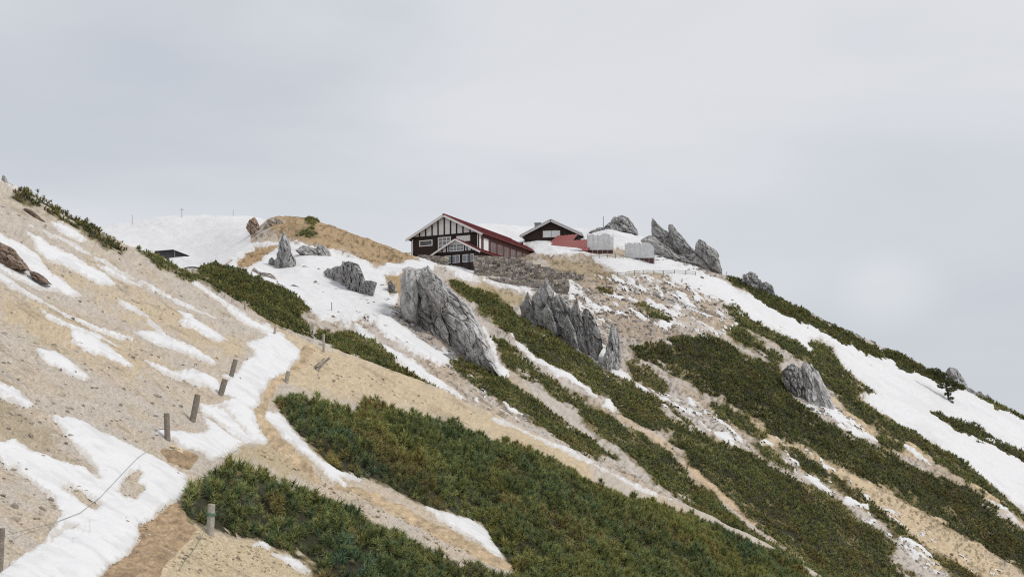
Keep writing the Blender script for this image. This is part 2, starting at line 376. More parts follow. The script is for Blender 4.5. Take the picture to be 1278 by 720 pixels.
SOIL = [ # (outline, colour, softness px, on the near spur)
 ([(335,276),(345,268),(360,262),(385,262),(430,278),(470,296),(512,314),(524,325),(500,328),(480,331),(470,333),(455,325),(437,315),(420,312),(400,310),(385,305),(365,300),(350,294),(340,287)], (.36,.26,.155), 3, 0),
 ([(296,327),(320,311),(352,306),(332,318),(318,332),(298,336)], (.36,.25,.14), 3, 0),
 ([(480,345),(500,340),(520,345),(500,368),(486,366)], (.38,.28,.16), 3, 0),
 ([(560,345),(600,352),(640,365),(660,372),(640,385),(600,370)], (.36,.29,.18), 5, 0),
 ([(670,315),(700,322),(740,325),(780,350),(740,352),(700,345)], (.34,.27,.18), 5, 0),
 ([(740,375),(790,385),(830,400),(860,420),(800,428),(760,415)], (.37,.30,.235), 8, 0),
 ([(450,380),(490,372),(530,392),(560,430),(600,470),(560,460),(480,420)], (.40,.34,.29), 8, 0),
 ([(1037,493),(1060,513),(1090,533),(1110,543),(1145,556),(1165,578),(1130,570),(1080,545),(1050,522)], (.42,.33,.22), 3, 0),
 (line_poly([(932,516),(960,538),(1000,556),(1060,595),(1130,640),(1190,690),(1278,735)], 26, 60), (.44,.35,.235), 5, 0),
 (line_poly([(1205,600),(1240,625),(1278,655)], 8), (.44,.34,.22), 3, 0),
 (line_poly([(850,575),(900,612),(950,655),(1040,725)], 13), (.45,.34,.23), 3, 0),
 (line_poly([(755,508),(790,528),(830,555),(860,580)], 8), (.43,.34,.25), 3, 0),
 ([(347,405),(406,428),(450,446),(500,465),(569,496),(640,525),(700,550),(740,572),(740,600),(640,560),(560,525),(480,500),(400,485),(345,480),(330,500),(330,470),(370,445)], (.43,.35,.24), 8, 1),
 ([(300,555),(330,548),(360,560),(385,585),(400,605),(350,592),(320,578),(290,572)], (.40,.33,.22), 6, 1),
 ([(0,470),(40,520),(80,560),(120,600),(70,575),(20,550),(-40,540),(-40,500)], (.36,.30,.215), 10, 1),
 ([(0,380),(60,385),(130,420),(190,450),(170,470),(90,440),(0,400)], (.41,.335,.235), 12, 1),
 ([(60,330),(130,350),(220,390),(310,430),(300,455),(200,410),(100,365)], (.42,.345,.245), 12, 1),
 ([(230,655),(270,668),(330,675),(400,705),(430,730),(170,730),(200,690)], (.42,.345,.23), 6, 1),
]
PATHS = [
 ([(236,600),(243,612),(238,640),(232,655),(250,665),(225,690),(195,730),(110,735),(135,708),(160,692),(174,673),(169,656),(194,645),(219,630),(233,613)], (.36,.26,.165)),
 ([(392,428),(392,446),(368,466),(348,482),(338,500),(334,520),(350,545),(370,562),(390,582),(402,600),(432,606),(470,612),(530,642),(590,672),(645,702),(640,712),(600,700),(540,668),(480,638),(440,616),(400,603),(372,585),(345,562),(332,549),(319,527),(314,512),(327,504),(327,489),(342,474),(361,461),(375,446),(375,436),(380,428)], (.45,.345,.225)),
 ([(205,560),(236,566),(252,572),(238,590),(226,590),(208,580),(195,563)], (.33,.24,.15)),
]

ax_ = (.86*PX+.5*PY); ac_ = (-.5*PX+.86*PY)     # along and across the fall line
edge_n = .7*vnoise(PX/1.9, PY/1.7, seed=45) + 1.9*fbm(ax_/26., ac_/9., oct=3, seed=41) + 1.5*fbm(PX/5., PY/4., oct=3, seed=43, gain=.7)
patch_n = fbm(ax_/17., ac_/3.6, oct=4, seed=51, gain=.68)
farm = (~near) & (D < dr[None]*1.12)
def union(polys, sel, base=None):
    r = np.full(PX.shape, -99.) if base is None else base
    ids = np.where(sel)
    X = PX[ids]; Y = PY[ids]; v = r[ids]
    for p in polys: v = np.maximum(v, sdist(p, X, Y))
    r[ids] = v
    return r
sd_snow = union(SN, near)
ids = np.where(near); X = PX[ids]; Y = PY[ids]; v = sd_snow[ids]
for p in SN_HOLES: v = np.minimum(v, -sdist(p, X, Y)+np.where(True, 0, 0))
sd_snow[ids] = v
sd_snow = union(SF, farm & (D < 275), sd_snow)
FIELD = [p for p in SF if p[0] == (836,341)][0]
ids = np.where(farm); sd_snow[ids] = np.maximum(sd_snow[ids], sdist(FIELD, PX[ids], PY[ids])+3.5)
ids = np.where(farm); X = PX[ids]; Y = PY[ids]; v = sd_snow[ids]; pn = patch_n[ids]
for p, thr in PATCHY: v = np.maximum(v, np.minimum(sdist(p, X, Y)+3*pn, (pn-thr-.08)*14))
sd_snow[ids] = v
bs = (D > 228) & (D < 420)
sd_snow = union(BACK_SNOW, bs, sd_snow)
sd_snow = union([[(60,200),(302,200),(322,250),(326,268),(312,300),(300,325),(262,336),(246,350),(238,356),(150,352),(60,330)]], (D > 120) & (D < 420), sd_snow)
amp = np.where(D > 228, .25, 1.)
sdn = sd_snow + edge_n*amp
# brown earth shows through on the knoll
for p, c_, s_, n_ in SOIL[:3]:
    k = sdist(p, PX, PY); ok = farm & (D < 240)
    sdn = np.where(ok & (k > -14), np.minimum(sdn, -k+edge_n*.8), sdn)
mpx = D/F       # metres per picture pixel
sm = sdn*mpx

# --- scrub outlines (needed here so that the ground under them is brown litter)
SCRUB = [ # outline, layer(1 near,0 far, 2 crest), height m, tone, label
 ([(220,640),(218,622),(230,603),(250,588),(262,577),(285,569),(310,569),(335,579),(360,589),(385,597),(400,601),(430,611),(460,629),(500,651),(540,669),(580,689),(620,709),(650,730),(680,760),(400,760),(392,722),(385,703),(360,688),(330,675),(300,671),(270,664),(235,658)], 1, .85, .35, 'low green dwarf pine thicket with rusty tips at the bottom, right behind the roped post'),
 ([(345,485),(372,481),(400,489),(440,499),(452,489),(470,487),(500,504),(540,514),(580,527),(620,544),(660,554),(700,574),(740,594),(780,611),(830,624),(870,640),(920,660),(960,680),(1010,705),(1060,740),(1060,770),(660,770),(640,705),(630,690),(600,650),(570,637),(530,630),(490,608),(460,595),(420,587),(395,563),(370,538),(348,512),(342,495)], 1, .95, .25, 'largest dwarf pine thicket, deep green with rusty patches, covering the spur in the foreground'),
 ([(15,235),(30,228),(60,240),(85,254),(110,271),(130,286),(152,303),(152,312),(110,288),(80,268),(50,252),(25,242)], 2, .6, .5, 'dark strip of dwarf pine along the crest of the left gravel slope'),
 ([(235,343),(252,330),(270,327),(300,334),(330,345),(352,352),(388,376),(384,390),(372,392),(400,405),(432,412),(414,428),(380,418),(350,408),(320,392),(290,374),(250,352)], 0, 1.0, .1, 'dark rounded dwarf pine thicket behind the snowy bend of the trail'),
 ([(405,412),(440,411),(470,426),(500,450),(530,472),(566,495),(540,492),(500,477),(460,458),(430,443),(408,428)], 0, .7, .4, 'narrow olive strip of dwarf pine behind the tan spur crest'),
 ([(555,343),(583,351),(615,361),(633,375),(649,393),(668,402),(693,411),(708,427),(730,440),(755,456),(780,469),(809,484),(840,506),(868,528),(850,540),(793,528),(762,500),(737,487),(715,468),(693,459),(668,443),(652,428),(630,415),(618,406),(608,396),(583,375),(567,363)], 0, .8, .3, 'long dwarf pine band running down between the biggest tor and the jagged crag'),
 ([(850,518),(886,540),(925,559),(958,573),(991,592),(1043,618),(1069,638),(1096,658),(1120,676),(1112,696),(1131,708),(1165,730),(1024,730),(1001,697),(968,678),(942,652),(916,625),(896,609),(862,580),(830,552),(840,535)], 0, .8, .25, 'broad dark dwarf pine slope between the two tan gravel strips at lower right'),
 ([(611,416),(630,419),(655,437),(674,453),(699,475),(730,494),(755,509),(777,522),(800,536),(830,558),(850,577),(872,600),(862,624),(842,620),(820,604),(790,572),(770,552),(745,540),(718,513),(699,501),(680,482),(655,469),(636,459),(619,437)], 0, .75, .4, 'dwarf pine band beginning at the right foot of the biggest tor'),
 ([(558,443),(580,445),(605,453),(621,462),(649,481),(674,497),(705,519),(735,540),(772,562),(780,574),(742,574),(710,560),(690,542),(649,516),(621,498),(599,485),(574,469)], 0, .7, .3, 'dwarf pine band below the lower left edge of the biggest tor'),
 ([(848,622),(872,598),(888,606),(912,634),(938,658),(971,676),(997,695),(1040,727),(1040,745),(990,720),(940,690),(890,662)], 0, .8, .45, 'yellowish dwarf pine wedge squeezed between foreground thicket and tan gravel strip'),
 ([(782,430),(810,426),(840,416),(860,414),(880,416),(903,421),(925,437),(958,450),(972,452),(978,472),(990,495),(1015,512),(1045,532),(1095,558),(1130,572),(1160,588),(1200,600),(1240,628),(1278,660),(1440,757),(1440,807),(1278,712),(1220,681),(1187,662),(1138,632),(1109,613),(1069,596),(1024,570),(991,554),(958,541),(935,519),(905,506),(885,496),(860,477),(820,457),(790,442)], 0, .8, .15, 'widest dark dwarf pine belt, sweeping below the pale split tor to the right edge'),
 ([(886,498),(909,500),(938,520),(963,545),(945,547),(915,531),(891,516)], 0, .7, .5, 'small olive dwarf pine cushion on streaky gravel at the centre right'),
 ([(968,552),(991,555),(1014,570),(1043,590),(1069,606),(1096,629),(1115,649),(1131,659),(1161,685),(1187,696),(1220,712),(1240,728),(1203,732),(1171,701),(1148,681),(1115,670),(1102,651),(1076,628),(1043,608),(1017,594),(991,572)], 0, .65, .5, 'thin olive dwarf pine strip on the left rim of the widest tan gravel strip'),
 ([(935,548),(958,551),(993,578),(989,588),(958,575)], 0, .6, .4, 'tiny dwarf pine tongue hanging onto a whitish gravel streak'),
 ([(901,377),(919,379),(939,395),(968,409),(997,422),(1017,442),(1001,449),(974,436),(952,423),(925,410),(910,396)], 0, .9, .4, 'long dwarf pine cushion along the lower edge of the big snowfield'),
 ([(901,410),(925,408),(945,421),(968,437),(986,448),(968,456),(945,443),(920,430)], 0, .8, .55, 'olive dwarf pine cushion just above the widest pine belt'),
 ([(1007,423),(1027,428),(1043,438),(1050,454),(1069,471),(1102,493),(1089,495),(1069,486),(1073,495),(1096,510),(1122,526),(1148,540),(1171,552),(1204,572),(1222,589),(1278,637),(1440,742),(1440,762),(1278,655),(1240,626),(1200,602),(1168,580),(1145,560),(1110,545),(1080,527),(1055,512),(1040,492),(1020,470),(1000,452),(1012,445)], 0, .85, .25, 'dwarf pine fringe bordering the underside of the big snowfield'),
 ([(905,345),(925,342),(945,356),(968,366),(991,379),(1024,394),(1056,412),(1089,428),(1122,438),(1154,451),(1178,464),(1174,476),(1154,467),(1122,457),(1089,442),(1056,428),(1024,414),(991,395),(958,380),(930,361)], 2, 1.0, .2, 'dark dwarf pine hedge along the right skyline above the big snowfield'),
 ([(1155,510),(1175,513),(1200,521),(1220,526),(1240,541),(1278,556),(1440,640),(1440,654),(1278,577),(1240,560),(1200,540),(1168,525)], 0, 1.0, .05, 'lone dark strip of dwarf pine lying in the big snowfield'),
 ([(778,446),(796,446),(818,461),(838,481),(827,489),(805,481),(785,464)], 0, .75, .4, 'small dwarf pine cushion to the right of the thin rock spire'),
 ([(788,377),(802,374),(820,381),(844,396),(833,406),(815,398),(796,390)], 0, .8, .45, 'single dark dwarf pine cushion on snowy rubble below the white screens'),
 ([(370,293),(378,285),(390,285),(396,291),(386,298)], 0, .45, .3, 'round dark dwarf pine bush on the brown knoll'),
 ([(383,274),(388,268),(394,270),(398,277),(390,279)], 2, .6, .2, 'tiny dark bush on top of the brown knoll'),
 ([(1222,494),(1245,500),(1278,514),(1440,600),(1440,610),(1278,524),(1245,508)], 2, .7, .2, 'low dwarf pine on the skyline at the right edge'),
 ([(172,309),(185,314),(205,324),(225,335),(242,344),(243,352),(220,343),(200,333),(180,323)], 2, .35, .4, 'thin fringe of low pine on the gravel crest in front of the snowbound hut'),
 ([(848,352),(858,352),(866,358),(858,361)], 0, .5, .4, 'small dark pine clump on patchy snow left of the snowfield'),
 ([(1085,545),(1100,540),(1118,548),(1135,562),(1120,566),(1100,560)], 0, .7, .35, 'small round pine cushion beside the tan strip under the snowfield fringe'),
 ([(740,356),(752,352),(764,358),(768,366),(752,366)], 0, .5, .8, 'brownish low shrub on the rubble slope above the jagged crag'),
]
def scrub_sd(poly, layer, H):
    sel = near if layer == 1 else (farm & (D < 275) if layer == 0 else (D > dc[None]*.93) & (D < dc[None]*1.09) if poly[0][0] < 200 else (D > 185) & (D < 235))
    rr = np.where(sel.any(1))[0]; 
    pts = np.array(poly, float); cs = np.where((px > pts[:, 0].min()-16) & (px < pts[:, 0].max()+16))[0]
    r0, r1, c0, c1 = rr[0], rr[-1]+1, cs[0], cs[-1]+1
    sl = (slice(r0, r1), slice(c0, c1))
    X = PX[sl]; Y = PY[sl]; d = D[sl]
    s = sdist(poly, X, Y-.55*H*F/d) if layer == 2 else np.minimum(sdist(poly, X, Y), sdist(poly, X, Y-.62*H*F/d))
    s = np.where(sel[sl], s, -99.)
    u_ = .86*X+.5*Y; v_ = -.5*X+.86*Y
    s = s + (2.2 if layer == 1 else 3.2)*fbm(X/9., Y/7., oct=4, seed=61, gain=.6)
    if layer != 1: s = s - 20*np.clip(fbm(u_/36., v_/6., oct=4, seed=63, gain=.62)-.36, 0, 1)*sstep(0, 9, s+6)
    else: s = s - 40*np.clip(fbm(u_/30., v_/11., oct=3, seed=64, gain=.6)-.66, 0, 1)
    return sl, s

# --- colours of the bare ground
gn = fbm(ax_/70., ac_/12., oct=4, seed=71)
g2 = fbm(GX/5., GY/5., oct=4, seed=73)
sp_ = fbm(PX/3.2, PY/2.6, oct=3, seed=75, gain=.7)
tint = np.zeros(PX.shape+(3,))
A1 = np.array([.535,.475,.405]); A2 = np.array([.55,.465,.36]); B1 = np.array([.54,.485,.43]); B2 = np.array([.50,.41,.315])
wn = sstep(-.3, .55, gn+.3*g2)[..., None]
tint[:] = np.where(near[..., None], A1*(1-wn)+A2*wn, B1*(1-wn)+B2*wn)
for poly, c_, s_, n_ in SOIL:
    sel = near if n_ else farm
    k = np.where(sel, sdist(poly, PX, PY), -99.)
    w = sstep(-s_, s_, k+s_*.9*fbm(PX/11., PY/11., oct=3, seed=77))[..., None]
    tint = tint*(1-w)+np.array(c_)*(1.36 if c_[0] > .4 else 1.2)*w
# rubble: darker stones and pale chips
rub = farm*sstep(.05, .5, fbm(PX/3., PY/2.2, oct=3, seed=81, gain=.75))*sstep(-.25, .25, g2+.2)
tint *= (1-.5*rub)[..., None]
dark = sstep(.30, .75, fbm(ax_/24., ac_/3.6, oct=4, seed=83))*sstep(-.1, .35, gn)
tint *= (1-.22*dark)[..., None]
tint *= (1+.16*sp_)[..., None]
litter = np.full(PX.shape, -99.)
SCRUB_SD = []
for poly, lay, H, tone, lab in SCRUB:
    sl, s = scrub_sd(poly, lay, H); SCRUB_SD.append((sl, s)); litter[sl] = np.maximum(litter[sl], s)
w = sstep(-3.5, 1.5, litter+1.5*edge_n*.5)[..., None]
tint = tint*(1-w)+(np.array([.20,.165,.090])*(1+.5*np.clip(fbm(PX/6., PY/5., oct=3, seed=79), -1, 1))[..., None])*w
tint = np.clip(tint*.93, .01, .78)

V = np.stack([GX, GY, GZ], -1).reshape(-1, 3)
f, used = grid_faces(np.ones(PX.shape, bool))
g = np_mesh('ground', V[used], f, M_GROUND, tint=tint.reshape(-1, 3)[used], smooth=True)
tag(g, kind='structure')
# --- path
sdp = np.full(PX.shape, -99.); ptint = np.zeros(PX.shape+(3,)); ptint[:] = PATHS[1][1]
for poly, c_ in PATHS:
    k = np.where(near, sdist(poly, PX, PY), -99.)
    ptint[k > np.maximum(sdp, -8)] = c_
    sdp = np.maximum(sdp, k)
sdp = sdp + 2.2*fbm(PX/9., PY/7., oct=4, seed=91)
ptint *= (1+.42*fbm(PX/9., PY/4., oct=5, seed=93, gain=.65)+.12*sp_)[..., None]
hp = np.where(sdp > 0, .05*(1-np.exp(-sdp*mpx/.1)), sdp*mpx*.6)
f, used = grid_faces((sdp > -3.))
Vp = np.stack([GX, GY, GZ-.02+hp], -1).reshape(-1, 3)
tag(np_mesh('path', Vp[used], f, M_PATH, tint=np.clip(ptint, .01, .7).reshape(-1, 3)[used], smooth=True), kind='structure')
# --- snow: a sheet with thickness that dives under the gravel at its edge
thick = np.where(D > 228, .5, np.where(near, .11, .22))
hs = np.where(sm > 0, thick*(1-np.exp(-sm/(.28+.0*D))), sm*.8)
hs = hs - np.where(litter > 0, .3, 0)
GZsn = GZs + .03 + hs + .045*fbm(GX/1.0, GY/1.0, oct=3, seed=97)*sstep(.0, .5, sm)
f, used = grid_faces(sm > -3.0*mpx)
Vs = np.stack([GX, GY, GZsn], -1).reshape(-1, 3)
# old snow: gritty at its melting rim, faintly soiled in streaks down the fall line
grit = sstep(3.4, -.4, sdn+2.4*fbm(PX/3., PY/2.4, oct=3, seed=98, gain=.7))*np.where(D > 228, 0, 1)
soil_s = .10*sstep(.05, .7, fbm(ax_/30., ac_/5., oct=4, seed=99))
st = np.array([.70, .70, .702])*(1-soil_s*np.where(near, 1, .5))[..., None]
gk = (.62*grit)[..., None]; st = st*(1-gk)+np.array([.47, .42, .355])*gk
tag(np_mesh('snow', Vs[used], f, M_SNOW, tint=st.reshape(-1, 3)[used], smooth=True), kind='structure')

# ------------------------------------------------------------------ dwarf pine
GREENS = np.array([[.160,.182,.074],[.205,.215,.080],[.125,.158,.082],[.245,.235,.085]])
RUST = np.array([[.28,.205,.085],[.25,.205,.085],[.29,.175,.080],[.27,.225,.085]])
def tufts(P, Ax, S, C, B, wid, rg):
    n = len(P); Ax = Ax/np.linalg.norm(Ax, axis=1, keepdims=True)
    h = np.where(np.abs(Ax[:, 2:]) < .9, [[0, 0, 1.]], [[1., 0, 0]])
    s1 = np.cross(Ax, h); s1 /= np.linalg.norm(s1, axis=1, keepdims=True); s2 = np.cross(Ax, s1)
    az = rg.uniform(0, 2*np.pi, (n, B)); tl = np.radians(rg.uniform(8, 92, (n, B)))
    rad = s1[:, None]*np.cos(az)[..., None]+s2[:, None]*np.sin(az)[..., None]
    dirv = Ax[:, None]*np.cos(tl)[..., None]+rad*np.sin(tl)[..., None]
    base = P[:, None]+Ax[:, None]*(S[:, None]*rg.uniform(-.5, .35, (n, B)))[..., None]
    side = np.cross(dirv, rad+.3*Ax[:, None]+rg.normal(0, .5, (n, B, 3))); side /= np.linalg.norm(side, axis=2, keepdims=True)+1e-6
    ln = (S[:, None]*rg.uniform(.55, 1.05, (n, B)))[..., None]; w = (S[:, None]*wid)[..., None]
    V = np.stack([base-side*w/2, base+side*w/2, base+dirv*ln+np.array([0, 0, -.0])], 2).reshape(-1, 3)
    C3 = C[:, None, None, :]*rg.uniform(.75, 1.25, (n, B, 1, 1))*np.array([.72, .72, 1.3])[None, None, :, None]  # bases darkened, tips lightened: the tuft's inner shade put into the needle colour
    return V, np.arange(len(V)).reshape(-1, 3), C3.reshape(-1, 3)

def thicket(idx):
    poly, lay, H, tone, lab = SCRUB[idx]; sl, s = SCRUB_SD[idx]
    rg = np.random.default_rng(100+idx)
    X = GX[sl]; Y = GY[sl]; Z = GZs[sl]; d = D[sl]
    sm_ = s*d/F
    if not (s > 0).any(): print('empty scrub', lab); return
    dm = np.median(d[s > 0])
    size = .29 if lay == 1 else .30*(dm/130)**.6
    # lumpy canopy: rounded heads, taller inside than at the rim
    wl = 1.05 if lay == 1 else 1.7
    b, s2, cid = worley(np.stack([X/wl, Y/wl, Z*0], -1).reshape(-1, 3), seed=idx)
    dome = (1-np.clip(b, 0, 1)**1.4).reshape(X.shape); cid = cid.reshape(X.shape)
    b2_, _, _ = worley(np.stack([X/2.1, Y/2.1, Z*0], -1).reshape(-1, 3), seed=idx+50); dome2 = (1-np.clip(b2_, 0, 1)**1.4).reshape(X.shape)
    big = fbm(X/3.4, Y/3.4, oct=2, seed=300+idx)
    Hh = H*(1-np.exp(-np.clip(sm_, 0, None)/(.35 if lay == 1 else .5)))*((.02+.34*cid+.95*dome+.50*dome2+.22*big) if lay == 1 else (.22+.36*cid+.62*dome+.28*big))
    cz = Z+Hh
    m = s > 0
    # areas of the grid cells, for an even spread over the slope
    dX = np.gradient(X, axis=1)*1; dY = np.gradient(Y, axis=0); area = np.abs(dX*dY)*m*((.25+1.1*dome) if lay == 1 else (.65+.5*dome))
    area = area*np.clip(np.sqrt(1+np.gradient(cz, axis=0)**2/np.maximum(dY, 1e-4)**2), 1, 3)
    tot = area.sum()
    dens = 27. if lay == 1 else 1/(size*size)*1.25
    n = int(min(tot*dens, 34000)); 
    if n < 8: n = 8
    pick = rg.choice(area.size, n, p=(area/area.sum()).ravel())
    gx_ = np.gradient(cz, axis=1)/np.where(np.abs(np.gradient(X, axis=1)) < 1e-4, 1e-4, np.gradient(X, axis=1))
    gy_ = np.gradient(cz, axis=0)/np.maximum(dY, 1e-4)
    nrm = np.stack([-np.clip(gx_, -1.5, 1.5).ravel()[pick], -np.clip(gy_, -1.5, 1.5).ravel()[pick], np.ones(n)], 1)
    nrm /= np.linalg.norm(nrm, axis=1, keepdims=True)
    P = np.stack([X.ravel()[pick], Y.ravel()[pick], cz.ravel()[pick]], 1)
    sub = rg.uniform(0, 1, n)**2.2
    P[:, 2] -= sub*Hh.ravel()[pick]*.75
    P += rg.normal(0, .05 if lay == 1 else .09, (n, 3))
    Ax = nrm*.75+np.array([0, 0, .85])+rg.normal(0, .28, (n, 3))
    t = fbm(P[:, 0]/2.6, P[:, 1]/2.6, oct=3, seed=500) + .45*(cid.ravel()[pick]-.5) + rg.normal(0, .09, n)
    rust = sstep(.40-.60*tone, 1.1-.50*tone, t)[:, None]*(.85 if lay == 1 else .62)
    k = rg.integers(0, 4, n); C = GREENS[k]*(1-rust)+RUST[k]*rust
    C = C*(.72+.5*vnoise(P[:, 0]/1.3, P[:, 1]/1.3, seed=77)[:, None]*.5+.28)
    C = C*rg.uniform(.62, 1.38, (n, 1))
    lf = fbm(P[:, 0]/4.5+3, P[:, 1]/4.5, oct=3, seed=510)[:, None]        # fresher and duller stands
    C = 1.22*C*np.array([.98, 1.03, .95])*(1+.30*lf*np.array([1.25, .8, .1])) if lay == 1 else C*(1+.25*lf)*np.array([1.12, 1.10, 1.0])
    if lab.startswith(('dark', 'lone dark', 'widest dark')): C = C*.76
    Sz = size*rg.uniform(.7, 1.25, n)
    B = 46 if lay == 1 else 15
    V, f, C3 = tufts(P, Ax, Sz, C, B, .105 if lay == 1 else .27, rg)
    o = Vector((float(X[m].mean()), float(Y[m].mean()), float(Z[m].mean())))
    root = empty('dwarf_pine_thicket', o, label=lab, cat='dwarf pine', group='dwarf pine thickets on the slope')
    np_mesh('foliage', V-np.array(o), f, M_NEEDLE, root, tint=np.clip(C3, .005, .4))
    # the twiggy inside of the mat
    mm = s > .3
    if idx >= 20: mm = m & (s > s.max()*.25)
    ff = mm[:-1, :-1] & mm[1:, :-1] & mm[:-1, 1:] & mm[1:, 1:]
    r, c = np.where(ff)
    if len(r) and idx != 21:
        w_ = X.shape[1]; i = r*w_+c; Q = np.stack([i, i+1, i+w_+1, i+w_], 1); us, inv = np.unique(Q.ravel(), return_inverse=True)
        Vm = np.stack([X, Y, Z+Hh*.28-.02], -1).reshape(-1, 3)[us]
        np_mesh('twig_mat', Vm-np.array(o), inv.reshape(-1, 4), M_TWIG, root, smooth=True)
    # bare crooked stems showing at the rim
    if lay == 1:
        bm = bmesh.new(); rim = np.where((s > 2) & (s < 14))
        for j in rg.choice(len(rim[0]), 60):
            p = Vector((X[rim][j], Y[rim][j], Z[rim][j]+.05)); a = rg.uniform(0, 6.28); L_ = rg.uniform(.4, .8)
            q = p+Vector((math.cos(a)*L_*.5, math.sin(a)*L_*.5, L_*.55)); tube(bm, [p, p.lerp(q, .5)+Vector((0, 0, .08)), q], .022, .010, 5, .2)
        bm2 = bm
        for v_ in bm2.verts: v_.co -= o
        bm_obj('branch', bm2, M_BARK, root)['kind'] = 'stuff'
for i in range(len(SCRUB)): thicket(i)

# ------------------------------------------------------------------ granite
def rock_body(outline, d, T, seed, axis=(.62, .78), lean=0., n=150, m=60, blk=.30, ext=0, amp=1., line=None):
    """one fractured block: outline gives its silhouette at distance d, T its half depth in metres"""
    P = np.array(outline, float); c = P.mean(0)
    # area centroid
    x, y = P[:, 0], P[:, 1]; x1, y1 = np.roll(x, -1), np.roll(y, -1); cr = x*y1-x1*y; A = cr.sum()/2
    if abs(A) > 1: c = np.array([((x+x1)*cr).sum()/(6*A), ((y+y1)*cr).sum()/(6*A)])
    seg = np.roll(P, -1, 0)-P; ln = np.linalg.norm(seg, axis=1); cum = np.concatenate([[0], np.cumsum(ln)])
    tq = np.linspace(0, cum[-1], n, endpoint=False); i = np.clip(np.searchsorted(cum, tq, 'right')-1, 0, len(P)-1)
    Bd = P[i]+seg[i]*((tq-cum[i])/ln[i])[:, None]
    k = d/F; size = math.sqrt(abs(A))*k
    ph = np.linspace(-math.pi/2, math.pi/2, m)
    cr_ = np.abs(np.cos(ph))**.62
    if ext:
        dn = np.clip((Bd[:, 1]-c[1])/(Bd[:, 1].max()-c[1]), 0, 1)[:, None]; Bd = Bd+np.array([[-.15*ext, ext]])*dn
    cr_ = cr_; sn_ = np.sign(np.sin(ph))*np.abs(np.sin(ph))**.8
    w = (Bd-c)[None]*cr_[:, None, None]
    X = (c[0]+w[..., 0]-CX)*k; Z = (HY-c[1]-w[..., 1])*k; Yy = d+T*sn_[:, None]*np.ones((1, n))+lean*(Z-(HY-c[1])*k)
    if line: Yy = Yy+(X-(line[0]-CX)*k)*line[1]
    Vv = np.stack([X, Yy, Z], -1).reshape(-1, 3)
    ctr = np.array([(c[0]-CX)*k, d, (HY-c[1])*k])
    # fracture frame: slabs run along `axis` in the face
    a = np.array([axis[0], 0, -axis[1]]); a /= np.linalg.norm(a); b = np.array([0, 1., 0]); e = np.cross(a, b)
    R = Vv-ctr; L = np.stack([R@a/(size*blk*1.8), R@b/(size*blk*1.0), R@e/(size*blk*.72)], 1)
    L = L+.14*np.stack([fbm(L[:, 0]+7*q, L[:, 1], L[:, 2], oct=2, seed=seed+q) for q in range(3)], 1)
    f1, f2, cid = worley(L+seed*3.1, seed)
    g1, g2_, cid2 = worley(L*2.7+seed, seed+5)
    nd = R/(np.linalg.norm(R, axis=1, keepdims=True)+1e-6)
    nd[:, 1] *= 1.4
    crack = np.exp(-((f2-f1)/.10)**2); crack2 = np.exp(-((g2_-g1)/.12)**2)
    fb = fbm(L[:, 0]*1.3, L[:, 1]*2, L[:, 2]*2, oct=4, seed=seed+2, gain=.5)
    disp = size*amp*(.12*(cid-.5)+.05*(cid2-.5)-.04*crack-.018*crack2+.05*fb)
    Vv = Vv+nd*disp[:, None]
    idx = np.arange(m*n).reshape(m, n)
    q = np.stack([idx[:-1], np.roll(idx, -1, 1)[:-1], np.roll(idx, -1, 1)[1:], idx[1:]], -1).reshape(-1, 4)
    base = np.array([.47,.46,.45])
    tn_ = (1+.25*(cid-.5)+.22*(cid2-.5)+.30*fb)[:, None]*base*(1-.34*crack-.14*crack2)[:, None]
    lich = sstep(.35, .8, fbm(L[:, 0]*2+3, L[:, 1]*3, L[:, 2]*3, oct=4, seed=seed+8))[:, None]
    tn_ = tn_*(1-.35*lich)+np.array([.20,.185,.14])*.35*lich
    return Vv, q, np.clip(tn_, .02, .5)
def crag(name, cat, label, bodies, group=None, shade=1., tintc=None, contact=None, ext=0, push=.5):
    # contact: two picture points where the foot of the crag meets the slope; the crag is set along that line and rooted in the ground
    Vs_, Fs, Ts = [], [], []; o = 0
    if contact:
        h0, h1 = hit(*contact[0], 85), hit(*contact[1], 85); sl = (h1.y-h0.y)/(h1.x-h0.x)
        pm = (contact[0][0]+contact[1][0])/2; dm_ = (h0.y+h1.y)/2
    for b in bodies:
        if contact:
            b = dict(b); b['d'] = dm_+b['T']*push+b.get('d', 0); b['line'] = (pm, sl)
        b.setdefault('ext', ext)
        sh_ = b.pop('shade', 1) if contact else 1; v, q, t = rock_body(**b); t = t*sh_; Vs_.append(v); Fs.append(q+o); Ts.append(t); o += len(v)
    Vv = np.concatenate(Vs_); T = np.concatenate(Ts)*shade
    if tintc is not None: T = T*np.array(tintc)
    lo = Vv.min(0); org = np.array([Vv[:, 0].mean(), Vv[:, 1].mean(), lo[2]])
    ob = np_mesh(name, Vv-org, np.concatenate(Fs), M_ROCK, tint=T, smooth=False); ob.location = org
    return tag(ob, label, cat, group)
def dist(p, q, dmin=100): return hit(p, q, dmin).y
RG = 'granite outcrops on the mountainside'
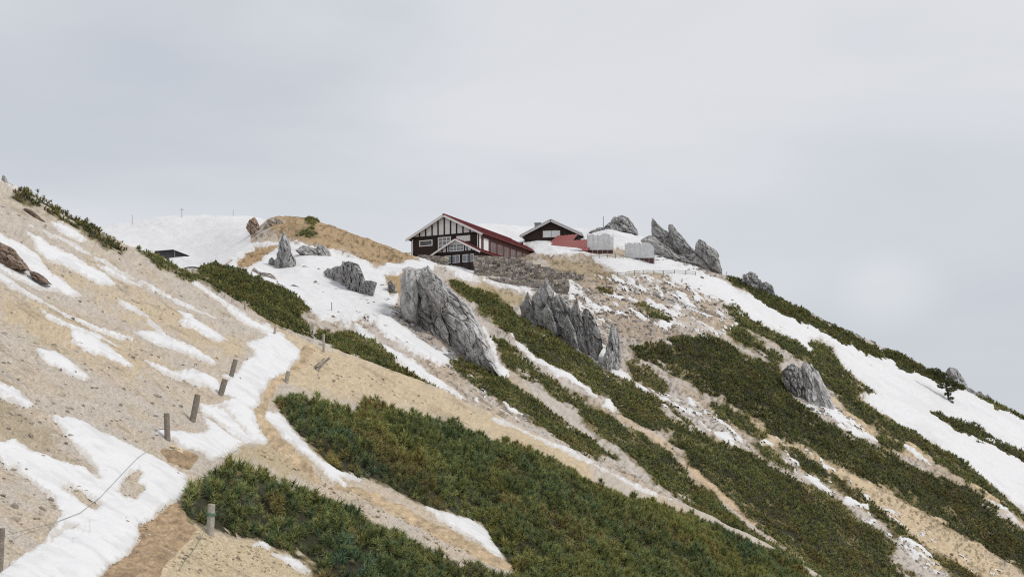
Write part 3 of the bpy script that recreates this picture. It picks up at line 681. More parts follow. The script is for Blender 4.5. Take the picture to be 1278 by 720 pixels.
crag('rock_tor', 'rock', 'biggest grey granite tor, a slanting slab below the half timbered hut', [
 dict(outline=[(499,345),(503,337),(511,333),(521,336),(533,334),(543,341),(555,351),(571,369),(586,388),(599,410),(608,428),(617,446),(624,463),(611,464),(583,452),(571,444),(543,432),(521,416),(503,395),(496,373),(499,357)], T=4.2, seed=33, blk=.27, n=320, m=130, amp=.62),
 dict(outline=[(497,356),(500,338),(504,331),(508,338),(513,330),(518,345),(522,372),(518,398),(505,394),(496,374)], d=-3.2, T=2.2, seed=4, axis=(.25, .95), n=150),
 dict(outline=[(522,340),(528,334),(534,331),(538,337),(546,342),(560,364),(552,376),(535,366),(524,352)], d=-3.4, T=2.0, seed=5, n=150, amp=.8),
 dict(outline=[(578,412),(592,408),(606,427),(624,464),(600,461),(583,448)], d=-3.0, T=2.2, seed=6, axis=(.45, .9), n=130, amp=.6)], RG, contact=((503, 394), (606, 458)), ext=7)
crag('rock_crag', 'rock', 'dark jagged crag of upright blades in the middle of the slope', [
 dict(outline=[(652,392),(662,386),(676,384),(700,396),(722,400),(744,416),(748,434),(740,444),(722,438),(704,424),(680,412),(660,404)], d=1.2, T=2.2, seed=18, axis=(.3, .95), n=220),
 dict(outline=[(649,378),(655,371),(659,360),(663,372),(668,390),(678,410),(664,404),(652,392)], d=1, T=1.5, seed=11, axis=(.3, .95)),
 dict(outline=[(662,378),(668,366),(674,357),(681,349),(687,358),(692,368),(698,388),(702,414),(684,412),(668,400)], d=1.5, T=2.2, seed=12, axis=(.25, .97)),
 dict(outline=[(689,378),(694,369),(701,372),(708,380),(716,402),(722,432),(706,424),(694,410)], d=.6, T=2.0, seed=13, axis=(.3, .95)),
 dict(outline=[(676,388),(683,378),(690,392),(698,416),(690,416),(680,406)], d=-1.2, T=1.4, seed=16, axis=(.3, .95)),
 dict(outline=[(710,390),(714,383),(719,371),(722,386),(728,405),(733,441),(722,438),(712,424)], d=-.6, T=1.5, seed=14, axis=(.25, .97), amp=.7),
 dict(outline=[(703,400),(708,394),(716,412),(724,440),(716,436),(706,420)], d=-2.0, T=1.1, seed=17, axis=(.3, .95), amp=.7),
 dict(outline=[(725,396),(729,386),(733,388),(740,402),(747,420),(750,434),(744,446),(733,442),(727,420)], d=-.6, T=1.3, seed=15, axis=(.25, .97), amp=.7)], RG, shade=.74, contact=((660, 404), (740, 444)), ext=5)
crag('rock_spire', 'rock', 'thin pointed rock spire standing alone right of the jagged crag', [
 dict(outline=[(756,445),(759,424),(762,408),(765,403),(769,412),(773,422),(776,448),(774,464),(762,462),(756,452)], T=1.2, seed=21, axis=(.15, .98)),
 dict(outline=[(753,450),(757,430),(762,442),(764,462),(757,460)], d=-1., T=.7, seed=22, axis=(.2, .98))], RG, shade=.85, contact=((757, 458), (774, 462)), ext=5)
crag('rock_tor', 'rock', 'pale grey split tor in the dwarf pine belt under the big snowfield', [
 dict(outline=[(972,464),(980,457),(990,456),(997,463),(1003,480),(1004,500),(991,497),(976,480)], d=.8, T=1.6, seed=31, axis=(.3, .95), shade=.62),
 dict(outline=[(999,458),(1003,450),(1008,455),(1013,457),(1018,480),(1026,512),(1010,508),(1002,490)], T=1.4, seed=32, axis=(.35, .93), amp=.7),
 dict(outline=[(1012,466),(1016,460),(1021,464),(1029,480),(1039,496),(1048,515),(1028,512),(1018,495)], d=-.6, T=1.3, seed=33, axis=(.5, .86), amp=.6)], RG, shade=1.05, contact=((985, 495), (1045, 514)), ext=5)
dd = 222
crag('rock_crag', 'rock', 'tall grey skyline blades, three shark fins right of the white screens', [
 dict(outline=[(812,300),(813,284),(814,273),(819,279),(831,288),(838,297),(845,312),(852,324),(832,320),(815,310)], d=dd, T=2.4, seed=41, axis=(.6, .8), amp=.7),
 dict(outline=[(835,296),(834,286),(835,281),(839,281),(841,287),(847,292),(857,303),(868,317),(873,328),(856,326),(843,311)], d=dd-2, T=2.0, seed=42, axis=(.65, .76), amp=.7),
 dict(outline=[(867,314),(868,305),(872,299),(878,302),(881,307),(889,311),(895,318),(898,330),(901,345),(888,340),(874,326)], d=dd-6, T=2.2, seed=43, axis=(.5, .86), amp=.7),
 dict(outline=[(800,300),(812,294),(817,308),(833,317),(850,320),(866,318),(881,331),(899,350),(881,348),(859,339),(837,328),(815,320)], d=dd-5, T=2.4, seed=44, axis=(.8, .6))], RG, shade=.82)
crag('rock_dome', 'rock', 'rounded grey rock dome on the skyline behind the white screens', [
 dict(outline=[(752,291),(758,282),(764,275),(774,270),(783,274),(792,285),(797,296),(771,297)], d=246, T=4, seed=51, axis=(.75, .66)),
 dict(outline=[(735,290),(745,286),(756,284),(760,294),(742,294)], d=246, T=2, seed=52, axis=(.98, .2))], RG, shade=.85)
crag('rock_pinnacle', 'rock', 'small dark pinnacle on snow left of the brown knoll', [
 dict(outline=[(345,320),(349,303),(352,298),(356,291),(360,299),(363,313),(369,323),(373,334),(366,339),(352,339),(346,332)], T=1.8, seed=61, axis=(.2, .97)),
 dict(outline=[(331,334),(332,322),(336,319),(341,324),(341,334)], d=-.6, T=.9, seed=62), dict(outline=[(340,334),(341,323),(346,320),(351,326),(350,336)], d=-1, T=.9, seed=63)], RG, shade=.8, contact=((340, 335), (368, 336)), ext=4)
crag('rock_outcrop', 'rock', 'flat grey outcrop on snow right of the dark pinnacle', [
 dict(outline=[(375,318),(383,310),(396,312),(408,317),(420,323),(400,325),(385,323)], T=1.8, seed=71, axis=(.95, .3)),
 dict(outline=[(396,312),(398,304),(405,307),(413,317),(405,320)], d=.5, T=1.2, seed=72)], RG, shade=.8, contact=((380, 322), (416, 323)), ext=5)
crag('rock_outcrop', 'rock', 'broken dark outcrop at the snowy foot of the brown knoll', [
 dict(outline=[(388,338),(394,331),(402,328),(410,332),(420,338),(436,350),(448,360),(430,358),(408,350)], d=1.5, T=1.6, seed=81, axis=(.86, .5)),
 dict(outline=[(406,331),(416,330),(428,334),(436,342),(430,348),(416,342)], d=2.2, T=1.4, seed=84, axis=(.86, .5)),
 dict(outline=[(422,346),(427,336),(432,329),(438,331),(442,330),(449,335),(455,338),(459,346),(461,358),(457,372),(443,368),(432,358)], T=2.0, seed=82, axis=(.6, .8)),
 dict(outline=[(446,352),(454,342),(461,350),(466,362),(470,374),(456,374)], d=-.8, T=1.2, seed=85, axis=(.6, .8)),
 dict(outline=[(426,366),(436,361),(444,368),(452,366),(448,381),(432,380)], d=-1.5, T=1.2, seed=83),
 dict(outline=[(452,374),(460,366),(468,361),(476,363),(483,367),(478,378),(462,380)], d=-1.2, T=1.2, seed=86)], RG, shade=.76, contact=((396, 342), (458, 369)), ext=5)
crag('rock_outcrop', 'rock', 'low pinkish grey slab at the snow edge behind the dark rounded thicket', [
 dict(outline=[(307,339),(311,334),(316,333),(322,339),(330,341),(342,344),(352,352),(348,355),(330,351),(312,345)], T=1.4, seed=87, axis=(.85, .5))], RG, tintc=(1.05, .95, .88), contact=((310, 342), (350, 355)), ext=4)
crag('boulder', 'rock', 'small rounded boulder on snow between the pinnacle and the broken outcrop', [dict(outline=[(376,335),(380,332),(385,333),(386,337),(379,338)], T=.6, seed=88)], RG, contact=((377, 338), (385, 338)), ext=2)
crag('boulder', 'rock', 'small dark boulder left of the biggest tor', [dict(outline=[(484,353),(488,350),(493,358),(492,366),(486,363)], T=.7, seed=91)], RG, shade=.5, contact=((485, 365), (492, 366)), ext=2)
crag('rock_outcrop', 'rock', 'reddish brown skyline outcrop at the left end of the brown knoll', [
 dict(outline=[(308,285),(312,276),(318,272),(323,280),(324,290),(312,292)], d=204, T=1.6, seed=101), dict(outline=[(314,288),(322,284),(330,287),(328,296),(318,296)], d=201, T=1.7, seed=103), dict(outline=[(311,301),(320,293),(332,290),(345,298),(338,304),(320,304)], d=198, T=2.4, seed=102, axis=(.95, .3))], RG, tintc=(.8, .62, .5))
crag('rock_outcrop', 'rock', 'bare grey rock face near the top of the brown knoll', [
 dict(outline=[(328,287),(336,275),(346,272),(356,276),(358,288),(345,292)], d=196, T=1.5, seed=104, axis=(.7, .7))], RG, tintc=(1.15, 1.02, .88))
crag('rock_outcrop', 'rock', 'pair of grey stumps in the dwarf pine at the upper end of the right skyline', [
 dict(outline=[(926,352),(929,343),(935,340),(942,342),(949,350),(955,366),(938,364)], d=212, T=1.6, seed=111, axis=(.5, .85)),
 dict(outline=[(951,362),(952,353),(957,352),(963,356),(968,371),(956,372)], d=211, T=1.3, seed=112, axis=(.5, .85))], RG, shade=.85)
crag('rock_slab', 'rock', 'leaning grey slab on the right skyline beside the little pine', [
 dict(outline=[(1181,464),(1185,459),(1192,459),(1199,468),(1207,483),(1203,490),(1188,484)], d=206.5, T=1.2, seed=121, axis=(.5, .86))], RG)
crag('rock_outcrop', 'rock', 'row of low stones on the right skyline beyond the leaning slab', [
 dict(outline=[(1204,487),(1210,484),(1218,489),(1216,494)], d=206, T=.7, seed=122), dict(outline=[(1216,492),(1222,488),(1228,493),(1226,498)], d=206, T=.7, seed=123), dict(outline=[(1226,496),(1232,492),(1238,498),(1236,502)], d=206, T=.7, seed=124)], RG)
crag('rock_outcrop', 'rock', 'low pale stones in the middle of the right skyline hedge', [
 dict(outline=[(1052,417),(1056,411),(1064,414),(1066,421)], d=211, T=.9, seed=125), dict(outline=[(1064,421),(1068,416),(1075,421),(1076,427)], d=211, T=.9, seed=126)], RG)
BR = (.72, .55, .44)
d1 = hit(10, 325).y
crag('boulder', 'rock', 'large reddish brown boulder in snow at the left edge', [dict(outline=[(-14,300),(0,304),(12,309),(25,321),(36,337),(20,337),(0,328),(-16,318)], d=d1, T=.55, seed=131, axis=(.85, .5))], RG, tintc=BR, shade=.8)
d1 = hit(50, 350).y
crag('boulder', 'rock', 'smaller brown boulder in snow, right below the large reddish one', [dict(outline=[(38,338),(47,340),(56,347),(63,355),(52,353),(41,347)], d=d1, T=.35, seed=132, axis=(.85, .5))], RG, tintc=BR, shade=.7)
d1 = hit(43, 270).y
crag('boulder', 'rock', 'thin dark rock rib high on the left gravel slope', [dict(outline=[(30,260),(36,261),(46,268),(55,276),(48,277),(38,270)], d=d1, T=.3, seed=133, axis=(.85, .5))], RG, tintc=BR, shade=.6)
d1 = hit(220, 563).y
crag('boulder', 'rock', 'flat tan stone lying at the foot of the upright trail post', [dict(outline=[(207,557),(216,555),(226,560),(233,566),(222,568),(210,563)], d=d1, T=.3, seed=134, axis=(.9, .35))], RG, tintc=(1.5, 1.25, .9))
d1 = hit(6, 228).y
crag('boulder', 'rock', 'small upright stone on the skyline at the far left', [dict(outline=[(2,226),(4,218),(8,222),(10,230),(5,231)], d=d1, T=.15, seed=135, axis=(.2, .97))], RG)

# loose stones
def ico():
    bm = bmesh.new(); bmesh.ops.create_icosphere(bm, subdivisions=1, radius=1)
    v = np.array([x.co[:] for x in bm.verts]); f = np.array([[q.index for q in p.verts] for p in bm.faces]); bm.free(); return v, f
iv, if_ = ico()
def stones(name, zones, seed):
    rg = np.random.default_rng(seed); Vs_, Fs, Ts = [], [], []; o = 0
    for poly, n, s0, s1, col, dmin in zones:
        P = np.array(poly, float); k = 0; tries = 0
        while k < n and tries < n*20:
            tries += 1
            p = rg.uniform(P[:, 0].min(), P[:, 0].max()); q = rg.uniform(P[:, 1].min(), P[:, 1].max())
            if sdist(poly, np.array([p]), np.array([q]))[0] < 0: continue
            h = hit(p, q, dmin); c_ = colidx(p); r_ = np.searchsorted(D[:, c_], h.y)
            if litter[min(r_, NR-1), c_] > 0: continue
            k += 1
            s = s0*(s1/s0)**(rg.uniform()**2.2); sc = s*rg.uniform(.6, 1.3, 3)*np.array([1, 1, .7])
            v = iv*sc*rg.uniform(.72, 1.2, (len(iv), 1)); a = rg.uniform(0, 6.28)
            v = np.stack([v[:, 0]*math.cos(a)-v[:, 1]*math.sin(a), v[:, 0]*math.sin(a)+v[:, 1]*math.cos(a), v[:, 2]], 1)+np.array(h)
            Vs_.append(v); Fs.append(if_+o); o += len(v); Ts.append(np.tile(np.array(col)*rg.uniform(.55, 1.25), (len(v), 1)))
    return tag(np_mesh(name, np.concatenate(Vs_), np.concatenate(Fs), M_ROCK, tint=np.concatenate(Ts)), kind='stuff')
GRY = (.33, .30, .27); TAN = (.36, .28, .19)
stones('scattered_stones', [
 ([(490,385),(600,450),(640,480),(560,450),(480,400)], 220, .12, .6, (.36,.35,.34), 100),
 ([(650,405),(700,430),(760,462),(720,455),(660,420)], 200, .12, .6, (.30,.29,.28), 100),
 ([(970,490),(1050,512),(1070,530),(1000,512)], 120, .12, .5, (.36,.35,.34), 100),
 ([(330,325),(490,345),(490,380),(400,375),(330,345)], 120, .12, .6, (.26,.25,.24), 120),
 ([(800,310),(900,345),(900,352),(800,322)], 160, .15, .7, (.28,.27,.26), 180),
 ([(660,360),(740,350),(800,385),(860,420),(780,430),(740,440),(720,390)], 900, .1, .5, GRY, 100),
 ([(600,345),(900,345),(930,400),(700,370)], 600, .1, .5, (.26,.22,.19), 100),
 ([(440,380),(500,400),(620,470),(700,540),(640,520),(520,440)], 500, .08, .35, GRY, 90),
 ([(850,490),(940,560),(1100,660),(1170,720),(1060,640),(900,540)], 500, .08, .35, GRY, 100),
 ([(940,520),(1100,600),(1278,715),(1200,720),(1000,580)], 300, .06, .28, TAN, 100),
 ([(390,370),(500,365),(500,395),(400,400)], 260, .1, .4, (.2,.17,.15), 100),
 ([(375,430),(520,480),(640,540),(400,485)], 420, .03, .14, (.42,.35,.26), 0),
 ([(0,240),(240,360),(360,440),(280,500),(0,700)], 1500, .02, .13, (.38,.33,.27), 0),
 ([(140,590),(230,600),(180,680),(60,700)], 300, .02, .09, (.30,.22,.14), 0),
 ([(190,660),(420,700),(380,720),(150,720)], 600, .02, .10, (.42,.34,.25), 0),
 ([(300,550),(420,600),(620,705),(560,690),(380,600)], 420, .02, .11, TAN, 0),
], 5)

# ------------------------------------------------------------------ little pine on the snowfield
def pine(p, q, top, label):
    b = hit(p, q, 150); h = (q-top)*b.y/F
    root = empty('pine_tree', b, label=label, cat='pine tree')
    rg = np.random.default_rng(9); bm = bmesh.new()
    spine = [(0, 0, -.3), (-.15, 0, h*.3), (-.5, 0, h*.6), (-1.4, .1, h*.95)]
    tube(bm, spine, .16, .05, 7)
    pads = [(-3.4, 0, h*.96, 1.0), (-2.5, .2, h*1.0, 1.2), (-1.4, .3, h*.88, 1.2), (-2.0, -.2, h*.78, .8), (-.6, -.3, h*.70, 1.2), (.7, .2, h*.60, 1.1), (1.7, 0, h*.50, 1.0), (2.4, 0, h*.44, .6), (-1.0, .2, h*.52, .9), (.3, -.2, h*.40, 1.0), (-.2, -.2, h*.26, .6), (.4, 0, h*.12, .5), (.2, 0, -.1, .7)]
    for x, y, z, r in pads: tube(bm, [(-.3*(z/h), 0, max(z-.6, 0)), (x*.6, y*.6, z-.25), (x, y, z-.1)], .06, .02, 5)
    bm_obj('trunk', bm, M_BARK, root)
    P = []; 
    for x, y, z, r in pads:
        n = int(150*r*r); a = rg.normal(0, 1, (n, 3)); a /= np.linalg.norm(a, axis=1, keepdims=True); a *= rg.uniform(.3, 1, (n, 1))**.4
        P.append(a*np.array([r, r, r*.42])+np.array([x, y, z]))
    P = np.concatenate(P); n = len(P); k = rg.integers(0, 4, n)
    V, f, C = tufts(P, np.array([0, 0, 1.])+rg.normal(0, .45, (n, 3)), rg.uniform(.2, .36, n), GREENS[k]*.55, 10, .22, rg)
    np_mesh('crown', V, f, M_NEEDLE, root, tint=np.clip(C, .005, .4))
pine(1184, 503, 464, 'small dark wind bent pine standing in the snowfield near the right skyline')

# ------------------------------------------------------------------ posts, ropes, broken rail
def post(name, base, top, wpx, label, material=M_WOODPOST, rope=False, dmin=0, group='weathered posts along the trail'):
    b = hit(base[0], base[1], dmin); d = b.y; k = d/F; wpx = wpx*.86
    v = Vector(((top[0]-base[0])*k, 0, (base[1]-top[1])*k)); r = wpx*k/2
    root = empty(name, b, label=label, cat='post', group=group)
    bm = bmesh.new(); tube(bm, [Vector((0, 0, -.3))-v*.1, v*.0, v*.35, v*.7, v*.97, v], r*1.03, r*.93, 12, .05)
    bm_obj('shaft', bm, material, root)
    bm = bmesh.new()
    for t in (.62, .655, .69):
        pts = [v*t+Vector((math.cos(a)*r*1.09, math.sin(a)*r*1.09, .012*math.sin(a*3))) for a in np.linspace(0, 2*math.pi, 15)]
        tube(bm, pts, .014, None, 5)
    if rope: bm_obj('rope_binding', bm, M_ROPE_G, root)
    else: bm.free()
    return b, v
P1 = post('trail_post', (262, 673), (264, 635), 11, 'post bound with green rope in front of the lowest dwarf pine thicket', M_PALEWOOD, True)
post('trail_post', (209, 554), (208, 521), 8.5, 'dark upright post on gravel with a flat stone at its foot')
post('trail_post', (240, 528), (247, 494), 9, 'dark leaning post on gravel, uphill of the post with the flat stone')
post('trail_post', (275, 498), (281, 478), 8.5, 'short dark leaning post at the edge of the trail snow')
post('trail_post', (288, 474), (294, 451), 7, 'thin leaning post, highest of the row beside the trail snow')
post('trail_post', (357, 478), (360, 463), 6, 'grey post half sunk behind the foreground thicket beside the snowy trail', M_PALEWOOD)
post('trail_post', (342, 417), (344, 406), 3.6, 'tiny pale stake on the snowy bend of the trail', M_PALEWOOD)
post('trail_post', (404, 441), (404, 418), 3.6, 'slim bleached post standing on the tan spur behind the broken rail', M_PALEWOOD)
post('trail_post', (306, 389), (306, 376), 3, 'slim stake at the snow rim in front of the dark rounded thicket', M_PALEWOOD)
P0 = post('trail_post', (-1, 708), (2, 655), 10, 'dark post cut by the left edge of the picture')
def rope(pts, label, r, material):
    bm = bmesh.new(); pl = []
    for a, b in zip(pts, pts[1:]):
        for t in np.linspace(0, 1, 8, endpoint=False): pl.append(a.lerp(b, t))
    pl.append(pts[-1])
    for p in pl[8:]:
        p.z = max(p.z, gz(p.x, p.y)+.05)
    tube(bm, pl, r, None, 6)
    tag(bm_obj('rope', bm, material), label, 'rope')
up = Vector((0, 0, .17))
rope([P0[0]+P0[1]*.82, hit(30, 668)+Vector((0, 0, .18)), hit(65, 660)+up, hit(100, 646)+up, hit(125, 630)+up, hit(150, 606)+up, hit(172, 588)+up, hit(190, 568)+up], 'grey rope sagging from the cut post across the lower snow patch', .007, M_ROPE)
rope([P1[0]+P1[1]*.66, hit(252, 680)+up, hit(243, 694)+up, hit(233, 706)+up, hit(226, 722)+up], 'green rope trailing from the bound post down the bank', .009, M_ROPE_G)
b = hit(395, 463); k = b.y/F
root = empty('broken_rail', b, label='bleached broken rail lying beside the slim post on the tan spur', cat='rail')
for pts, r in (([(0, 0, -.02), (8*k, .1, 9*k), (16*k, .1, 16*k)], 2.2*k), ([(-3*k, 0, 4*k), (4*k, -.1, 9*k), (10*k, 0, 15*k)], 1.3*k), ([(-2*k, .1, 3*k), (7*k, -.1, 6*k)], 1.2*k)):
    bm = bmesh.new(); tube(bm, [(0, 0, 0) if False else p for p in pts], r, r*.8, 7, .1); bm_obj('plank', bm, M_PALEWOOD, root)

# ------------------------------------------------------------------ main hut
def part_box(name, material, parent, *dims):
    bm = bmesh.new(); box(bm, *dims); return bm_obj(name, bm, material, parent)
def window_y(parent, x0, x1, z0, z1, y, nx=2, nz=1, t=.09, glass=None, name='window', proud=.05):
    """window in a wall that faces -y"""
    bm = bmesh.new()
    box(bm, x0, x1, y-proud, y+.04, z0, z0+t); box(bm, x0, x1, y-proud, y+.04, z1-t, z1)
    for i in range(nx+1):
        w = t if i in (0, nx) else t*.7; xx = x0+(x1-x0-w)*i/nx
        box(bm, xx, xx+w, y-proud+.002, y+.04, z0+t, z1-t)
    for j in range(1, nz):
        zz = z0+(z1-z0)*j/nz; box(bm, x0+t, x1-t, y-proud+.006, y+.04, zz-t*.35, zz+t*.35)
    w = bm_obj(name, bm, M_WHITE, parent)
    part_box('pane', glass or M_GLASS, w, x0+.04, x1-.04, y-.012, y+.035, z0+.04, z1-.04)
    return w
def window_x(parent, y0, y1, z0, z1, x, ny=2, t=.09, glass=None):
    bm = bmesh.new()
    box(bm, x-.04, x+.05, y0, y1, z0, z0+t); box(bm, x-.04, x+.05, y0, y1, z1-t, z1)
    for i in range(ny+1):
        w = t if i in (0, ny) else t*.7; yy = y0+(y1-y0-w)*i/ny; box(bm, x-.04, x+.048, yy, yy+w, z0+t, z1-t)
    w = bm_obj('window', bm, M_WHITE if glass is M_GLASSW else M_FADED, parent)
    part_box('pane', glass or M_GLASSD, w, x-.035, x+.012, y0+.04, y1-.04, z0+.04, z1-.04)
def roof_slab(bm, xa, za, xb, zb, y0, y1, th):
    n = Vector((-(zb-za), 0, xb-xa)).normalized()*th
    if n.z < 0: n = -n
    prism(bm, [(xa, za), (xb, zb), (xb+n.x, zb+n.z), (xa+n.x, za+n.z)], 'y', y0, y1)
def seams(bm, xa, za, xb, zb, y0, y1, step, th):
    n = Vector((-(zb-za), 0, xb-xa)).normalized()
    if n.z < 0: n = -n
    y = y0+step/2
    while y < y1:
        a = n*th; c = n*(th+.05)
        prism(bm, [(xa+a.x, za+a.z), (xb+a.x, zb+a.z), (xb+c.x, zb+c.z), (xa+c.x, za+c.z)], 'y', y-.03, y+.03); y += step
def bars(name, material, parent, lst):
    bm = bmesh.new()
    for b_ in lst: box(bm, *b_)
    return bm_obj(name, bm, material, parent)

W, L, EH, RH = 14.2, 27., 4.75, 8.3
hz = 31.2
ang = math.radians(-25.5)
oL = at(514, 320, 203); oL.z = hz
hut = empty('mountain_hut', oL, ang, label='large dark timber hut with red roof and white half timbered gable', cat='hut')
bm = bmesh.new(); prism(bm, [(0, -3), (W, -3), (W, EH), (W/2, RH), (0, EH)], 'y', 0, L); bm_obj('wall', bm, M_DARKWALL, hut)
bm = bmesh.new(); box(bm, W+.002, W+.06, .25, L-.2, -2.9, EH-.05); bm_obj('side_cladding', bm, M_SIDEWALL, hut)
sl_ = (RH-EH)/(W/2)
bm = bmesh.new()
prism(bm, [(.25, EH+.12), (W-.25, EH+.12), (W/2, RH-.02)], 'y', -.06, -.002); bm_obj('gable_panel', bm, M_PLASTER, hut)
tim = [(0, W, -.16, -.02, EH-.22, EH+.12)]
for x in (1.7, 3.0, 4.35, 5.6, 6.9, 8.2, 9.45, 10.75, 12.2):
    h = min(x, W-x)*sl_+EH; tim.append((x-.13, x+.13, -.14, -.062, EH+.121, h-.10))
tim += [(-.02, .2, -.1, -.002, -2, EH-.23), (4.9, 5.1, -.1, -.002, 0, EH-.23), (8.6, 8.8, -.1, -.002, 0, EH-.23)]
for z in np.arange(.3, EH-.4, .34): tim.append((.21, W-.2, -.03, -.003, z, z+.05))
bars('timber_framing', M_TIMBER, hut, tim)
ov = .75; lo = EH-ov*sl_
bm = bmesh.new(); roof_slab(bm, -ov, lo, W/2, RH, -.8, L+.6, .16); roof_slab(bm, W+ov, lo, W/2, RH, -.8, L+.6, .16)
seams(bm, W+ov, lo, W/2, RH, -.8, L+.6, .9, .16); box(bm, W/2-.2, W/2+.2, -.82, L+.62, RH+.12, RH+.25)
bm_obj('roof', bm, M_RED, hut)
bm = bmesh.new(); roof_slab(bm, -ov-.03, lo-.34, W/2, RH-.34, -.9, -.802, .36); roof_slab(bm, W+ov+.03, lo-.34, W/2, RH-.34, -.9, -.803, .36); bm_obj('bargeboard', bm, M_WHITE, hut)
for i_, x in enumerate((.28, W-.42, W-.05)):
    bm = bmesh.new(); tube(bm, [(x, -.2, EH-.3), (x, -.2, -2)], .09, .09, 8); bm_obj('downpipe', bm, M_WHITE, hut)
window_y(hut, 1.6, 4.4, 3.05, 4.15, -.02, 1, 1, .16, None)
bars('window_slats', M_DARKWALL, hut, [(1.85, 4.15, -.06, -.034, 3.28+.2*i, 3.38+.2*i) for i in range(4)])
window_y(hut, 5.55, 8.25, 2.2, 4.45, -.02, 3, 3, .16)
window_y(hut, 9.4, 12.2, 3.35, 4.4, -.02, 2, 1, .16, M_GLASSW)
for j, y in enumerate((1.2, 4.2, 7.0, 9.8, 12.6, 15.4, 18.2, 21.2)):
    window_x(hut, y, y+1.9, 1.75, 3.65 if j else 3.9, W+.06, 2, .11, M_GLASSW if j in (0,) else None)
bars('corner_trim', M_WHITE, hut, [(W-.14, W+.075, -.12, .2, -1.5, EH-.25)])
# porch with its own gable
px0, px1, pe, pr, py0, py1 = 7.5, 16.0, .75, 2.95, -4.2, 11.
pm = (px0+px1)/2; ps = (pr-pe)/((px1-px0)/2)
porch = bm = bmesh.new(); prism(bm, [(px0, -3), (px1, -3), (px1, pe), (pm, pr), (px0, pe)], 'y', py0, py1); porch = bm_obj('porch', bm, M_DARKWALL, hut)
bm = bmesh.new(); prism(bm, [(px0+.2, pe+.08), (px1-.2, pe+.08), (pm, pr-.02)], 'y', py0-.06, py0-.002); bm_obj('gable_panel', bm, M_PLASTER, porch)
pt = [(px0-.1, px1+.1, py0-.16, py0-.062, pe-.22, pe+.1)]
for x in (px0+1.3, px0+2.2, pm-1.55, pm+1.55, px1-2.2, px1-1.3):
    h = min(x-px0, px1-x)*ps+pe; pt.append((x-.1, x+.1, py0-.14, py0-.062, pe+.101, h-.05))
for x in (px0+.05, px0+1.6, px0+3.2, pm+.9, px1-1.8, px1-.2): pt.append((x-.08, x+.12, py0-.13, py0-.002, -2.4, pe-.221))
bars('timber_framing', M_TIMBER, porch, pt)
window_y(porch, pm-1.45, pm+1.45, pe+.12, pe+1.45, py0-.07, 4, 2, .12)
window_y(porch, px0+1.7, px0+4.8, -1.15, .2, py0-.01, 4, 1, .08)
window_y(porch, px0+5.4, px0+7.6, -1.15, .2, py0-.01, 3, 1, .08)
bm = bmesh.new(); po = .6; plo = pe-po*ps
roof_slab(bm, px0-po, plo, pm, pr, py0-.7, -.2, .13); roof_slab(bm, px1+po, plo, pm, pr, py0-.7, py1, .13); seams(bm, px1+po, plo, pm, pr, py0-.7, py1, .8, .13)
bm_obj('porch_roof', bm, M_RED, hut)
bm = bmesh.new(); roof_slab(bm, px0-po-.03, plo-.26, pm, pr-.26, py0-.8, py0-.702, .3); roof_slab(bm, px1+po+.03, plo-.26, pm, pr-.26, py0-.8, py0-.703, .3); bm_obj('porch_bargeboard', bm, M_WHITE, hut)

# ------------------------------------------------------------------ upper hut and outbuildings
def small_hut(p, q, d, rz, w, l, eh, rh, label, roofm):
    o = at(p, q, d); t = empty('upper_hut', o, rz, label=label, cat='hut')
    bm = bmesh.new(); prism(bm, [(-w/2, -4), (w/2, -4), (w/2, eh), (0, rh), (-w/2, eh)], 'y', 0, l); bm_obj('wall', bm, M_DARKWALL, t)
    s = (rh-eh)/(w/2); ov = .8; lo = eh-ov*s
    bm = bmesh.new(); roof_slab(bm, -w/2-ov, lo, 0, rh, -.9, l, .2); roof_slab(bm, w/2+ov, lo, 0, rh, -.9, l, .2); bm_obj('roof', bm, roofm, t)
    bm = bmesh.new(); roof_slab(bm, -w/2-ov, lo-.42, 0, rh-.42, -1.0, -.902, .5); roof_slab(bm, w/2+ov, lo-.42, 0, rh-.42, -1.0, -.903, .5); bm_obj('bargeboard', bm, mat('pale_board', (.5, .5, .5), .7), t)
    window_y(t, -1.75, -.02, eh-.75, eh+.62, -.01, 1, 1, .12, M_GLASSW); window_y(t, .05, 1.85, eh-.75, eh+.62, -.01, 1, 1, .12, M_GLASSW)
    window_y(t, -2.4, .4, eh-2.6, eh-1.9, -.01, 4, 1, .1)
    bars('timber_framing', M_TIMBER, t, [(-w/2, w/2, -.09, -.003, eh-1.3, eh-1.1), (-2.3, -2.1, -.088, -.004, eh-1.09, eh+1.1), (2.1, 2.3, -.088, -.004, eh-1.09, eh+1.1)])
    bm = bmesh.new(); box(bm, -3.6, -2.3, .6, 1.8, eh+.5, eh+2.35); c = bm_obj('chimney', bm, M_GREYROOF, t)
    bm = bmesh.new(); box(bm, -3.7, -2.2, .5, 1.9, eh+2.351, eh+2.5); bm_obj('cap', bm, M_GREYROOF, c)
small_hut(688, 304, 228, math.radians(-10), 11.2, 14, 2.05, 4.75, 'smaller dark hut with grey gable roof and two white windows, up behind the large hut', M_GREYROOF)
